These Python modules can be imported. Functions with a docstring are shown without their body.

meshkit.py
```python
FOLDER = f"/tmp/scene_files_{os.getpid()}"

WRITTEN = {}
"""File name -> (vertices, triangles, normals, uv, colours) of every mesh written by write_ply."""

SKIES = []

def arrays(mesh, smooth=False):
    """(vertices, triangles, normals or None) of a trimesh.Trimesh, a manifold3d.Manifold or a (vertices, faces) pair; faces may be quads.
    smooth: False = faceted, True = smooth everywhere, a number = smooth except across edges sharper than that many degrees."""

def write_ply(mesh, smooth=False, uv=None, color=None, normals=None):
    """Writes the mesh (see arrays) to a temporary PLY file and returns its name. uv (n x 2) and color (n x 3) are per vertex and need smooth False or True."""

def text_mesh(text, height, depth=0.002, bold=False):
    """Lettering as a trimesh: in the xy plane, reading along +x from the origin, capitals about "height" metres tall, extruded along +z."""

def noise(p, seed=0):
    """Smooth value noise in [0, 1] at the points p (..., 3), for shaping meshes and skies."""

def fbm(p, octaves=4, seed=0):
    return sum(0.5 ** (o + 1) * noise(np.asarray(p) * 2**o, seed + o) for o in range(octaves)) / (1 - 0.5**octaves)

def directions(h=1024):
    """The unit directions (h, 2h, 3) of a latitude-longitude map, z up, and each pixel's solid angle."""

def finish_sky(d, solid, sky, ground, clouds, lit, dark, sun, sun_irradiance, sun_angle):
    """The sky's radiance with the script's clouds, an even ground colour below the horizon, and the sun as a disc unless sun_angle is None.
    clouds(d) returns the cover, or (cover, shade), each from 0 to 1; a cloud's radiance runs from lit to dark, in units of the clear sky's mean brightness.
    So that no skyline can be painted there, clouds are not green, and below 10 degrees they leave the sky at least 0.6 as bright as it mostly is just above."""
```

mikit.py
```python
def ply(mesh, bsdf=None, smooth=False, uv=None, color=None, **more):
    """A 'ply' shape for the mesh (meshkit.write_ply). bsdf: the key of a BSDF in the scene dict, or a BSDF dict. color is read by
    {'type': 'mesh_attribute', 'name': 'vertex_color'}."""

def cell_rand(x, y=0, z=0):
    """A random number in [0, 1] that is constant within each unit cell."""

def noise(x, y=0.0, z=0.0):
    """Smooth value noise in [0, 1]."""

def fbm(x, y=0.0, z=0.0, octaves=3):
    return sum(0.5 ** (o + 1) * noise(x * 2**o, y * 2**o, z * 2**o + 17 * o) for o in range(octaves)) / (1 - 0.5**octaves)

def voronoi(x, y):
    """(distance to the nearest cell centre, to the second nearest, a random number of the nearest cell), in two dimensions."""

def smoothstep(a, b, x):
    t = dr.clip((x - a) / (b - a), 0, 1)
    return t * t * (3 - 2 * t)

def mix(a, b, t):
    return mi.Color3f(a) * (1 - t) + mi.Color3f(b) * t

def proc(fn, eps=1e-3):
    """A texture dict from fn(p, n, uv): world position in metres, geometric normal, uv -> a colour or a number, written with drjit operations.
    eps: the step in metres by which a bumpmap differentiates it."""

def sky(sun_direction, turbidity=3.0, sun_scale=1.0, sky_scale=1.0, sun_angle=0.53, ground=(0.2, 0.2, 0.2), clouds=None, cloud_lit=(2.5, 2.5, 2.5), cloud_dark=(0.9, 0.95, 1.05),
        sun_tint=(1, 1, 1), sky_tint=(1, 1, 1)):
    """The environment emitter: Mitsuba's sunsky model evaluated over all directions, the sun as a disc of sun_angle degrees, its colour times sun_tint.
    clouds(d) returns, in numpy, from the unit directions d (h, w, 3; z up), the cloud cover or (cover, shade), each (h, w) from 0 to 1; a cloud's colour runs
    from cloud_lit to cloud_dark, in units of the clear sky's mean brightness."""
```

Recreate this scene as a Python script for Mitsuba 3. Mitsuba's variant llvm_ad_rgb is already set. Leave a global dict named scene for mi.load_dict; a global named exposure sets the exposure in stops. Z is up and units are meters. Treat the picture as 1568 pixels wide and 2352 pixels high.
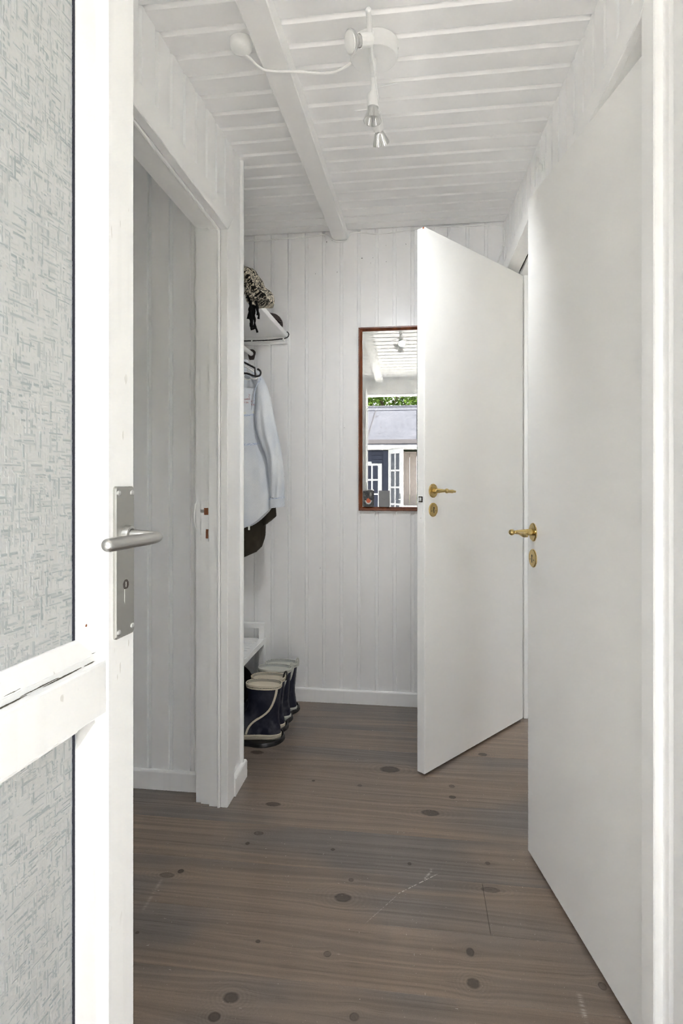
import math, numpy as np, trimesh, manifold3d
import drjit as dr
import mitsuba as mi
import mikit, meshkit
from mikit import noise, fbm, smoothstep, mix, cell_rand
from shapely.geometry import Polygon, Point, box as sbox
from shapely.ops import unary_union
from scipy.interpolate import CubicSpline

T4 = mi.ScalarTransform4f
rng = np.random.default_rng(7)

# ------------------------------------------------------------------ camera, sky, exposure
F_PX, YAW, HORIZON, EYE = 1319.4, 0.1293, 1105.2, 1.10
scene, labels, used = {}, {}, {}
fwd = (-math.sin(YAW), math.cos(YAW), 0.0)
scene['camera'] = {
    'type': 'perspective', 'fov_axis': 'x', 'fov': math.degrees(2 * math.atan(784 / F_PX)), 'near_clip': 0.02, 'far_clip': 400.0,
    'principal_point_offset_y': (1176 - HORIZON) / 2352,
    'to_world': T4().look_at(origin=[0, 0, EYE], target=[fwd[0], fwd[1], EYE], up=[0, 0, 1])}
exposure = 4.35


def cloud_cover(d):
    n = meshkit.fbm(d * np.array([2.2, 2.2, 4.5]) + 3.1, 5, seed=4)
    return np.clip((n - 0.30) / 0.25, 0, 1) * 0.92, np.clip((n - 0.55) / 0.3, 0, 1) * 0.5


scene['sky'] = mikit.sky((0.70, 0.10, 0.71), turbidity=4.0, sun_scale=0.8, sky_scale=1.0, sun_angle=1.2, ground=(0.3, 0.3, 0.29),
                         clouds=cloud_cover, cloud_lit=(1.75, 1.72, 1.66), cloud_dark=(1.1, 1.1, 1.1), sky_tint=(1.02, 1.0, 0.97), sun_tint=(0.90, 1.0, 1.15))

# ------------------------------------------------------------------ helpers
def uniq(key):
    n = used.get(key, 0)
    used[key] = n + 1
    return key if n == 0 else f'{key}_{n:03d}'


def lab(key, label=None, cat=None, group=None, kind=None):
    d = {k: v for k, v in (('label', label), ('category', cat), ('group', group), ('kind', kind)) if v}
    if d:
        labels[key] = d


def thing(name, label, cat, group=None, kind=None):
    key = uniq(name)
    lab(key, label, cat, group, kind)
    return key


def orient(m):
    if isinstance(m, trimesh.Trimesh) and m.volume < 0:
        m = m.copy()
        m.invert()
    return m


def O(name, mesh, mat, smooth=False, parent=None, label=None, cat=None, group=None, kind=None, M=None, **kw):
    key = uniq(f'{parent}__{name}' if parent else name)
    if M is not None:
        mesh = mesh.copy()
        mesh.apply_transform(M)
    scene[key] = mikit.ply(orient(mesh), mat, smooth=smooth, **kw)
    lab(key, label, cat, group, kind)
    return key


def cat_(ms):
    return trimesh.util.concatenate([orient(m) for m in ms])


def cbox(x0, x1, y0, y1, z0, z1, b=0.0015):
    b = min(b, abs(x1 - x0) / 3, abs(y1 - y0) / 3, abs(z1 - z0) / 3)
    p = []
    for sx, x in ((-1, x0), (1, x1)):
        for sy, y in ((-1, y0), (1, y1)):
            for sz, z in ((-1, z0), (1, z1)):
                p += [(x, y - sy * b, z - sz * b), (x - sx * b, y, z - sz * b), (x - sx * b, y - sy * b, z)]
    return trimesh.convex.convex_hull(np.array(p))


def frame(o, ex, ey, ez):
    M = np.eye(4)
    M[:3, 0], M[:3, 1], M[:3, 2], M[:3, 3] = ex, ey, ez, o
    return M


def prism(poly, h, o=(0, 0, 0), ex=(1, 0, 0), ey=(0, 1, 0), ez=(0, 0, 1)):
    if not isinstance(poly, Polygon):
        poly = Polygon(poly)
    gs = [poly] if poly.geom_type == 'Polygon' else list(poly.geoms)
    ms = [trimesh.creation.extrude_polygon(g, h, engine='earcut') for g in gs]
    m = trimesh.util.concatenate(ms)
    m.apply_transform(frame(o, ex, ey, ez))
    return orient(m)


def lathe(profile, sides=32, o=(0, 0, 0), axis=(0, 0, 1)):
    m = trimesh.creation.revolve(np.array(profile, float), sections=sides)
    a = np.array(axis, float)
    a /= np.linalg.norm(a)
    t = np.array([1.0, 0, 0]) if abs(a[0]) < 0.9 else np.array([0, 1.0, 0])
    ex = np.cross(t, a)
    ex /= np.linalg.norm(ex)
    m.apply_transform(frame(o, ex, np.cross(a, ex), a))
    return orient(m)


def spline(pts, n):
    p = np.array(pts, float)
    s = np.r_[0, np.cumsum(np.linalg.norm(np.diff(p, axis=0), axis=1))]
    return CubicSpline(s, p)(np.linspace(0, s[-1], n))


def loft(sec, caps=True):
    sec = np.asarray(sec, float)
    m, k, _ = sec.shape
    v = sec.reshape(-1, 3)
    i, j = np.meshgrid(np.arange(m - 1), np.arange(k), indexing='ij')
    a, b = i * k + j, i * k + (j + 1) % k
    f = [np.stack([a, b, b + k], -1).reshape(-1, 3), np.stack([a, b + k, a + k], -1).reshape(-1, 3)]
    if caps:
        n = len(v)
        v = np.vstack([v, sec[0].mean(0), sec[-1].mean(0)])
        jj = np.arange(k)
        f += [np.stack([jj * 0 + n, (jj + 1) % k, jj], -1), np.stack([jj * 0 + n + 1, (m - 1) * k + jj, (m - 1) * k + (jj + 1) % k], -1)]
    return orient(trimesh.Trimesh(v, np.vstack(f), process=False))


def tube(pts, r, sides=10, flat=None):
    p = np.asarray(pts, float)
    r = np.broadcast_to(r, (len(p),))
    t = np.gradient(p, axis=0)
    t /= np.linalg.norm(t, axis=1, keepdims=True) + 1e-12
    a = np.cross(t[0], [0, 0, 1.0] if abs(t[0][2]) < 0.9 else [1.0, 0, 0])
    a /= np.linalg.norm(a)
    ang = np.arange(sides) * 2 * np.pi / sides
    sec = []
    for k in range(len(p)):
        a = a - t[k] * (a @ t[k])
        a /= np.linalg.norm(a)
        b = np.cross(t[k], a)
        sec.append(p[k] + r[k] * (np.cos(ang)[:, None] * a + np.sin(ang)[:, None] * b))
    return loft(sec)


def ball(o, r, sub=3):
    m = trimesh.creation.icosphere(subdivisions=sub, radius=r)
    m.apply_translation(o)
    return m


# ------------------------------------------------------------------ materials
def mat(name, color, rough=0.5, spec=0.5, metallic=0.0, **kw):
    c = color if isinstance(color, dict) else {'type': 'rgb', 'value': list(color)}
    scene[name] = {'type': 'principled', 'base_color': c, 'roughness': rough, 'specular': spec, 'metallic': metallic, **kw}


def paint_fn(p, n, uv):
    a = fbm(p.x * 3.0, p.y * 3.0, p.z * 1.2, 3)
    s = noise(p.x * 60, p.y * 60, p.z * 9)
    v = 0.850 + 0.02 * (a - 0.5) + 0.012 * (s - 0.5)
    return mi.Color3f(v, v * 0.998, v * 0.994)


def worn_fn(p, n, uv):
    a = fbm(p.x * 5.0, p.y * 5.0, p.z * 3.0, 3)
    chip = smoothstep(0.80, 0.84, fbm(p.x * 140, p.y * 140, p.z * 36, 2)) * smoothstep(0.5, 0.66, noise(p.x * 9 + 5, p.y * 9, p.z * 6))
    streak = smoothstep(0.6, 0.85, noise(p.x * 90, p.y * 90, p.z * 5)) * 0.02
    v = 0.86 + 0.02 * (a - 0.5) - streak
    return mix(mi.Color3f(v, v * 0.997, v * 0.985), (0.42, 0.39, 0.34), chip * 0.35)


KNOTS = [(-0.69, 1.528, .0205, .0101), (-.658, 1.548, .0085, .0086), (-.483, 1.91, .025, .0128), (-.488, 1.746, .0148, .0097), (-.508, 1.693, .0066, .0071),
         (-.247, 1.698, .0064, .006), (-.178, 1.575, .0071, .0068), (-.192, 1.505, .0217, .0156), (-.375, 1.336, .0057, .005), (-.205, 1.321, .009, .0083),
         (-.019, 1.663, .0056, .0066), (.046, 1.927, .0286, .0175), (.127, 2.105, .0101, .0105), (.125, 2.033, .012, .0098), (-.1, 2.198, .0363, .023),
         (.204, 1.694, .0068, .0067), (.125, 1.369, .0091, .0125), (.124, 1.285, .0142, .0132), (.402, 1.314, .0085, .0101), (-.391, 1.183, .0166, .0128),
         (-.411, 1.136, .0124, .011), (-.126, 1.173, .0097, .0095), (-.674, 1.324, .0047, .0045), (-.374, 2.079, .0063, .006), (-.202, 2.068, .0078, .0074),
         (.265, 2.366, .0174, .0131), (-.64, 2.267, .0263, .0145), (.198, 1.585, .024, .010)]
PLANK, PLANK0 = 0.184, 1.4253


def floor_fn(p, n, uv):
    x, y = p.x, p.y
    cell = dr.floor((y - PLANK0) / PLANK)
    r1 = cell_rand(cell, 3)
    r2 = cell_rand(cell, 7)
    warp, dark, ring = mi.Float(0), mi.Float(0), mi.Float(0)
    for i, (kx, ky, rx, ry) in enumerate(KNOTS):
        dx, dy = (x - kx) / rx, (y - ky) / ry
        far = dr.exp(-(dr.square(dx / 3.2) + dr.square(dy / 2.6)))
        warp += far * dy * ry * 0.62
        q = dr.square(dx) + dr.square(dy)
        core = 1 - smoothstep(0.55, 1.15, q + 0.25 * (noise(x * 170, y * 170, i) - 0.5))
        edge = dr.exp(-dr.square((dr.sqrt(q) - 1.0) / 0.17))
        tail = dr.exp(-dr.square(dy * 1.5)) * dr.exp(-dr.abs(dx) * 0.28) * (0.30 if rx > .008 else 0.4)
        dark = dr.maximum(dark, tail * smoothstep(0.35, 0.7, noise(x * 40, y * 420, i)))
        dark = dr.maximum(dark, core * (0.78 if i % 3 else 0.55) + edge * 0.35)
        ring += dr.exp(-q * 0.10) * dr.sin(dr.sqrt(q + 0.2) * 11.0) * (1 if rx > 0.012 else 0.5)
    yy = y - warp
    wob = fbm(x * 1.3, y * 9 + cell * 13, cell, 2) * 0.05
    g1 = noise(x * 1.1 + cell * 9, (yy + wob) * 125)
    g2 = noise(x * 2.3 + cell * 5, (yy + wob * 1.4) * 310)
    g3 = fbm(x * 0.9 + cell * 3, (yy + wob * 2.0) * 24, 3)
    pores = smoothstep(0.72, 0.95, noise(x * 14, yy * 620))
    tone = fbm(x * 2.6 + 4, y * 5.2, cell * 2, 3)
    base = mix((0.182, 0.140, 0.110), (0.134, 0.117, 0.106), smoothstep(0.30, 0.72, tone))
    base = base * (0.95 + 0.10 * r1)
    base = mix(base, (0.225, 0.170, 0.128), smoothstep(0.50, 0.82, g3) * (0.25 + 0.45 * r2))
    base = base * (0.78 + 0.30 * g1 + 0.15 * g2) * (1 - 0.16 * pores)
    base = mix(base, (0.085, 0.062, 0.046), smoothstep(0.70, 0.92, g3 * (0.6 + 0.5 * g1)) * 0.6)
    base = base * (1 + 0.07 * dr.clip(ring, -1.5, 1.5))
    base = mix(base, (0.045, 0.034, 0.028), dark)
    fine = noise(x * 900, y * 900)
    base = base * (1.06 + 0.16 * fine)

    def scratch(x0, y0, x1, y1, w, gain, seed):
        ux, uy = x1 - x0, y1 - y0
        L = math.hypot(ux, uy)
        ux, uy = ux / L, uy / L
        s = (x - x0) * ux + (y - y0) * uy
        d = (x - x0) * -uy + (y - y0) * ux
        on = smoothstep(0, 0.2 * L, s) * (1 - smoothstep(0.8 * L, L, s))
        brk = smoothstep(0.15, 0.60, noise(s * 520, seed))
        return on * dr.exp(-dr.square(d / w)) * brk * gain

    sc = scratch(-.060, 1.528, .066, 1.636, .0014, 0.75, 1) + scratch(-.13, 1.418, -.045, 1.54, .0010, 0.28, 2) + scratch(-.694, 1.38, -.697, 1.52, .0045, 0.16, 3)
    sc += scratch(.347, 1.295, .342, 1.215, .005, 0.30, 4) + scratch(.02, 1.60, .045, 1.645, .003, 0.4, 5)
    dots = smoothstep(0.975, 0.985, noise(x * 210 + 3, y * 210)) * 0.45
    butt = dr.exp(-dr.square((x - 0.179) / 0.0012)) * smoothstep(1.4253, 1.435, y) * (1 - smoothstep(1.60, 1.6093, y)) * 0.5
    base = mix(base, (0.03, 0.025, 0.02), butt)
    return mix(base, (0.62, 0.60, 0.57), dr.clip(sc + dots, 0, 0.9))


mat('white_wall', mikit.proc(paint_fn), 0.30, 0.5)
mat('white_ceiling', mikit.proc(paint_fn), 0.28, 0.5)
mat('white_door', (0.83, 0.83, 0.815), 0.36, 0.45)
mat('white_trim', (0.86, 0.86, 0.85), 0.33, 0.5)
mat('worn_white', mikit.proc(worn_fn), 0.45, 0.45)
mat('floor_wood', mikit.proc(floor_fn), 0.27, 0.5)
mat('brass', (0.62, 0.47, 0.20), 0.10, 0.5, 1.0)
mat('steel', (0.62, 0.61, 0.59), 0.30, 0.5, 1.0)
mat('plate_steel', (0.52, 0.515, 0.49), 0.36, 0.5, 1.0)
mat('bright_steel', (0.85, 0.85, 0.84), 0.16, 0.5, 1.0)
mat('dark_hole', (0.018, 0.015, 0.012), 0.7, 0.3)
mat('raw_wood', (0.22, 0.085, 0.04), 0.6, 0.3)
mat('white_plastic', (0.85, 0.85, 0.83), 0.3, 0.5)
mat('lamp_white', (0.84, 0.84, 0.83), 0.35, 0.5)
mat('black_plastic', (0.012, 0.012, 0.012), 0.35, 0.5)
mat('brown_plastic', (0.045, 0.034, 0.030), 0.4, 0.5)
mat('grey_lining', (0.42, 0.43, 0.42), 0.8, 0.2)
mat('tan_lining', (0.36, 0.34, 0.29), 0.8, 0.2)
mat('cream_rubber', (0.62, 0.56, 0.45), 0.55, 0.4)
mat('pale_rubber', (0.55, 0.55, 0.50), 0.55, 0.4)
mat('tray_plastic', (0.006, 0.006, 0.007), 0.22, 0.5)
mat('yarn_black', (0.004, 0.004, 0.004), 1.0, 0.05)
mat('red_thread', (0.40, 0.14, 0.13), 0.8, 0.2)
mat('shirt_button', (0.72, 0.72, 0.66), 0.35, 0.5)
mat('gasket', (0.02, 0.022, 0.035), 0.6, 0.3)
mat('crack_dark', (0.10, 0.09, 0.075), 0.9, 0.2)
mat('bag_black', (0.010, 0.010, 0.012), 0.8, 0.2)
scene['silver'] = {'type': 'conductor', 'material': 'none', 'specular_reflectance': {'type': 'rgb', 'value': [.91, .925, .925]}}
scene['pane_glass'] = {'type': 'principled', 'base_color': {'type': 'mesh_attribute', 'name': 'vertex_color'}, 'roughness': 0.10, 'spec_trans': 0.58, 'eta': 1.5}
scene['thin_glass'] = {'type': 'thindielectric', 'int_ior': 1.5}
scene['bulb_glass'] = {'type': 'thindielectric', 'int_ior': 1.5}


def rubber_fn(p, n, uv):
    a = fbm(p.x * 22, p.y * 22, p.z * 16, 4)
    low = 1 - smoothstep(0.03, 0.15, p.z)
    dust = smoothstep(0.42, 0.75, a) * (0.25 + 0.75 * low)
    return mix((0.009, 0.011, 0.026), (0.060, 0.062, 0.075), dust)


mat('navy_rubber', mikit.proc(rubber_fn), 0.42, 0.45)


def mahogany_fn(p, n, uv):
    g = noise(p.x * 9, p.y * 260, p.z * 9) * 0.5 + fbm(p.x * 60, p.y * 60, p.z * 14, 3) * 0.5
    return mix((0.085, 0.024, 0.010), (0.215, 0.066, 0.026), smoothstep(0.25, 0.75, g))


mat('mahogany', mikit.proc(mahogany_fn), 0.3, 0.5)


def denim_fn(p, n, uv):
    a = fbm(p.x * 14, p.y * 14, p.z * 7, 3)
    w = noise(p.x * 700, p.y * 500, p.z * 700)
    base = mix((0.58, 0.615, 0.665), (0.68, 0.70, 0.72), smoothstep(0.3, 0.7, a))
    return base * (0.92 + 0.15 * w)


mat('denim', mikit.proc(denim_fn), 0.85, 0.2)


def seam_fn(p, n, uv):
    st = smoothstep(0.4, 0.6, noise(p.x * 330, p.y * 330, p.z * 330))
    return mix((0.40, 0.46, 0.58), (0.62, 0.66, 0.72), st)


mat('denim_seam', mikit.proc(seam_fn), 0.85, 0.2)


def olive_fn(p, n, uv):
    a = fbm(p.x * 25, p.y * 25, p.z * 12, 3)
    return mix((0.030, 0.026, 0.020), (0.060, 0.051, 0.037), a)


mat('olive_cloth', mikit.proc(olive_fn), 0.8, 0.2)


def knit_fn(p, n, uv):
    u = p.x * 0.8 + p.y * 0.6
    a = u * 380
    b = p.z * 320 + dr.abs(dr.cos(a * 3.1416)) * 0.9
    r = cell_rand(a, b)
    clump = noise(u * 26, p.z * 26, p.y * 20)
    v = smoothstep(0.53, 0.60, r * 0.80 + clump * 0.22)
    tone = mix((0.42, 0.37, 0.29), (0.66, 0.60, 0.50), noise(u * 300, p.z * 300))
    return mix((0.010, 0.009, 0.008), tone, v)


mat('marl_knit', mikit.proc(knit_fn), 0.95, 0.1)


def beanie_fn(p, n, uv):
    d = dr.sqrt(dr.square(p.y - 2.66) + dr.square((p.z - 1.93) * 1.2) + dr.square(p.x + 0.66))
    s = smoothstep(0.35, 0.65, dr.sin((d + 0.006 * noise(p.y * 40, p.z * 40)) * 560) * 0.5 + 0.5)
    return mix((0.012, 0.011, 0.012), (0.105, 0.085, 0.078), s)


mat('beanie_knit', mikit.proc(beanie_fn), 0.95, 0.1)


def felt_fn(p, n, uv):
    speck = noise(p.x * 45, p.y * 45, p.z * 45)
    a = fbm(p.x * 1.5, p.y * 1.5, p.z * 1.5, 3)
    w = dr.abs(noise(p.x * 4.2, p.y * 1.6 + 0.4 * noise(p.x * 9, p.y * 9), 3) - 0.5)
    crack = 1 - smoothstep(0.004, 0.016, w)
    base = mix((0.062, 0.066, 0.080), (0.096, 0.099, 0.116), a) * (0.72 + 0.5 * speck)
    return mix(base, (0.05, 0.045, 0.05), crack * 0.7)


mat('roof_felt', mikit.proc(felt_fn), 0.9, 0.2)
mat('roof_edge', (0.050, 0.047, 0.050), 0.9, 0.2)
mat('navy_wood', (0.010, 0.013, 0.026), 0.6, 0.3)
mat('taupe_wood', (0.30, 0.26, 0.235), 0.7, 0.3)
mat('outdoor_white', (0.34, 0.34, 0.34), 0.5, 0.4)
mat('terrace_stone', (0.66, 0.66, 0.655), 0.85, 0.2)
mat('bark', (0.06, 0.045, 0.03), 0.9, 0.2)
mat('ground_grass', (0.07, 0.09, 0.04), 0.9, 0.2)


def leaf_fn(p, n, uv):
    r = noise(p.x * 3.1, p.y * 3.1, p.z * 3.1)
    s = noise(p.x * 11, p.y * 11, p.z * 11)
    return mix((0.030, 0.065, 0.014), (0.150, 0.235, 0.045), r * 0.6 + s * 0.4)


scene['leaf'] = {'type': 'twosided', 'bsdf': {'type': 'diffuse', 'reflectance': mikit.proc(leaf_fn)}}

# ------------------------------------------------------------------ setting: measures
XL, XR, YB = -0.64, 0.423, 2.8315
CZ0, CZS = 2.113, 0.0815


def ceil_z(y):
    return CZ0 + CZS * y


def board_profile(p, a=0.0085, b=0.0140, d=0.0090):
    return Polygon([(0, -.013), (0, -d), (a, -d), (b, -.0008), (b + .0012, 0), (p - .0034, 0), (p - .0022, -.0012), (p - .0022, -.013)])


def board_wall(parent, starts, pitch, smin, smax, S, N, o, ztop, openings=(), mat_='white_wall', prof=None, z0=0.0):
    """One plank per slot, cut at the door openings; ztop(s) is the ceiling line along the wall."""
    prof = prof or board_profile(pitch)
    S, N, o = np.array(S, float), np.array(N, float), np.array(o, float)
    for g in starts:
        cuts = sorted({max(smin, g), min(smax, g + pitch), *[c for a in openings for c in a[:2] if g < c < g + pitch]})
        for a, b in zip(cuts[:-1], cuts[1:]):
            if b - a < 0.006:
                continue
            poly = prof.intersection(sbox(a - g, -1, b - g, 1))
            if poly.is_empty or poly.geom_type != 'Polygon':
                continue
            mid = (a + b) / 2
            zb = next((w[2] for w in openings if w[0] < mid < w[1]), z0)
            m = trimesh.creation.extrude_polygon(poly, 1.0, engine='earcut')
            v = m.vertices.copy()
            s = v[:, 0] + g
            zt = np.array([ztop(k) for k in s])
            m.vertices = o + np.outer(s, S) + np.outer(v[:, 1], N) + np.outer(np.where(v[:, 2] > .5, zt, zb), [0, 0, 1])
            O('plank', m, mat_, parent=parent)


def grid(first, pitch, lo, hi):
    k0 = math.floor((lo - first) / pitch)
    k1 = math.ceil((hi - first) / pitch)
    return [first + pitch * k for k in range(k0, k1)]


# floor: wide pine planks running across the hall
fl = O('floor', cbox(-2.15, 2.65, -0.12, 3.65, -0.30, -0.0215, 0.0), 'floor_wood', label='grey brown stained pine plank floor with dark knots', cat='floor', kind='structure')
for g in grid(PLANK0, PLANK, -0.1, 2.83):
    cut = [-2.1, 2.6]
    if abs(g - PLANK0) < 1e-6:
        cut = [-2.1, 0.179, 2.6]
    for a, b in zip(cut[:-1], cut[1:]):
        O('plank', cbox(a + .0001, b - .0001, max(g, -0.118) + .0001, min(g + PLANK, 3.6) - .0001, -0.0225, 0.0, 0.0004), 'floor_wood', parent=fl)
O('plank', cbox(-2.1, 2.6, 2.8975, 3.6, -0.0225, 0.0, 0.0004), 'floor_wood', parent=fl)

# left wall with its doorway
LO0, LO1, LW, LZ = 1.13, 1.868, 0.070, 1.948
wl = O('wall_left', cat_([cbox(-0.745, XL - .012, 0.0, LO0 - .02, 0, 2.6, 0), cbox(-0.745, XL - .012, LO0 - .03, LO1 + .03, LZ + .02, 2.6, 0), cbox(-0.745, XL - .012, LO1 + .02, 2.07, 0, 2.6, 0)]),
       'white_wall', label='white boarded left wall of the hall with an open doorway', cat='wall', kind='structure')
LP = 0.0858
board_wall(wl, grid(1.266, LP, 0.0, 2.05), LP, 0.0, 2.045, (0, 1, 0), (1, 0, 0), (XL, 0, 0), lambda s: ceil_z(s) + .003, [(LO0 - .035, LO1 + .035, LZ + .034)])

# right wall with two doorways
R1A, R1B, R1Z = 1.113, 1.772, 1.953
R2A, R2B, R2Z = 2.02, 2.757, 2.065
wr = O('wall_right', cat_([cbox(XR + .012, 0.56, 0, R1A - .02, 0, 2.6, 0), cbox(XR + .012, 0.56, R1A - .03, R1B + .03, R1Z + .02, 2.6, 0), cbox(XR + .012, 0.56, R1B + .02, R2A - .02, 0, 2.6, 0),
                           cbox(XR + .012, 0.56, R2A - .03, R2B + .03, R2Z + .02, 2.6, 0), cbox(XR + .012, 0.56, R2B + .02, YB + .02, 0, 2.6, 0)]),
       'white_wall', label='white boarded right wall with two doorways', cat='wall', kind='structure')
RP = 0.0853
board_wall(wr, grid(1.019, RP, 0.0, YB), RP, 0.0, YB, (0, 1, 0), (-1, 0, 0), (XR, 0, 0), lambda s: ceil_z(s) + .003,
           [(R1A - .03, R1B + .03, R1Z + .03), (R2A - .03, R2B + .03, R2Z + .03)])

# back wall
wb = O('wall_back', cbox(-1.47, 2.65, YB + .012, YB + .13, 0, 2.6, 0), 'white_wall', label='white boarded wall at the end of the hall', cat='wall', kind='structure')
BP = 0.0878
board_wall(wb, grid(-0.814, BP, -1.35, XR), BP, -1.35, XR, (1, 0, 0), (0, -1, 0), (0, YB, 0), lambda s: ceil_z(YB) + .002,
           prof=Polygon([(0, -.013), (0, -.0055), (.0125, -.0055), (.0140, -.0006), (.0150, 0), (BP - .0030, 0), (BP - .0019, -.0011), (BP - .0019, -.013)]))
for x, z in [(-.443, 2.293), (-.416, 2.299), (-.266, 2.203), (-.212, 2.203), (-.223, 2.178), (-.146, 2.18), (-.148, 2.26), (-.05, 2.261), (-.5, 2.137), (-.39, 2.14), (-.353, 1.366), (-.658, 1.125), (-.476, .666)]:
    r = 0.0028 if (x, z) in ((-.266, 2.203), (-.443, 2.293)) else 0.0016
    O('nail_hole', lathe([(0, 0), (r, 0), (r * .8, .0006), (0, .0006)], 8, (x, YB + .0002, z), (0, -1, 0)), 'dark_hole', parent=wb)

# partition between the left room and the alcove
wp = O('wall_partition', cbox(-2.1, XL - .012, 1.970, 2.063, 0, 2.6, 0), 'white_wall', label='white boarded wall seen through the left doorway', cat='wall', kind='structure')
board_wall(wp, grid(-0.876 - .0798 * 14, 0.0798, -2.05, -0.75), 0.0798, -2.05, -0.750, (1, 0, 0), (0, -1, 0), (0, 1.958, 0), lambda s: 2.42)
O('alcove_panel', cbox(-1.35, XL - .012, 2.062, 2.070, 0, ceil_z(2.07), 0), 'white_wall', parent=wp)
O('wall_alcove', cbox(-1.47, -1.35, 2.0, YB + .02, 0, 2.6, 0), 'white_wall', label='plain white side wall closing the coat alcove', cat='wall', kind='structure')

# ceiling of narrow boards, rising gently to the back; one beam
ce = O('ceiling', prism([(-.02, ceil_z(-.02) + .0135), (2.95, ceil_z(2.95) + .0135), (2.95, ceil_z(2.95) + .06), (-.02, ceil_z(-.02) + .06)], 1.95, (-1.47, 0, 0), (0, 1, 0), (0, 0, 1), (1, 0, 0)),
       'white_ceiling', label='white boarded ceiling of the hall, gently sloped', cat='ceiling', kind='structure')
CP = 0.0911
q = math.hypot(1, CZS)
Sv, Nv = np.array([0, 1, CZS]) / q, np.array([0, CZS, -1]) / q
prof_c = board_profile(CP * q, 0.0105, 0.0165, 0.0100)
for g in grid(1.279, CP, 0.0, YB):
    x0 = XL - .004 if g < 2.02 else -1.35
    poly = prof_c
    if g + CP > YB:
        poly = prof_c.intersection(sbox(0, -1, (YB - g) * q, 1))
    if g < 0:
        poly = prof_c.intersection(sbox(-g * q, -1, 1, 1))
    m = trimesh.creation.extrude_polygon(poly, XR + .003 - x0, engine='earcut')
    m.apply_transform(frame((x0, g, ceil_z(g)), Sv, Nv, (1, 0, 0)))
    O('plank', m, 'white_ceiling', parent=ce)


def beam_mesh():
    pts = []
    for y, xl, xr in ((0.0, -.392, -.322), (YB - .001, -.410, -.338)):
        zb, zt, c = ceil_z(y) - .046, ceil_z(y) + .004, .003
        pts += [(xl, y, zt), (xr, y, zt), (xl, y, zb + c), (xl + c, y, zb), (xr - c, y, zb), (xr, y, zb + c)]
    return trimesh.convex.convex_hull(np.array(pts))


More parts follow.
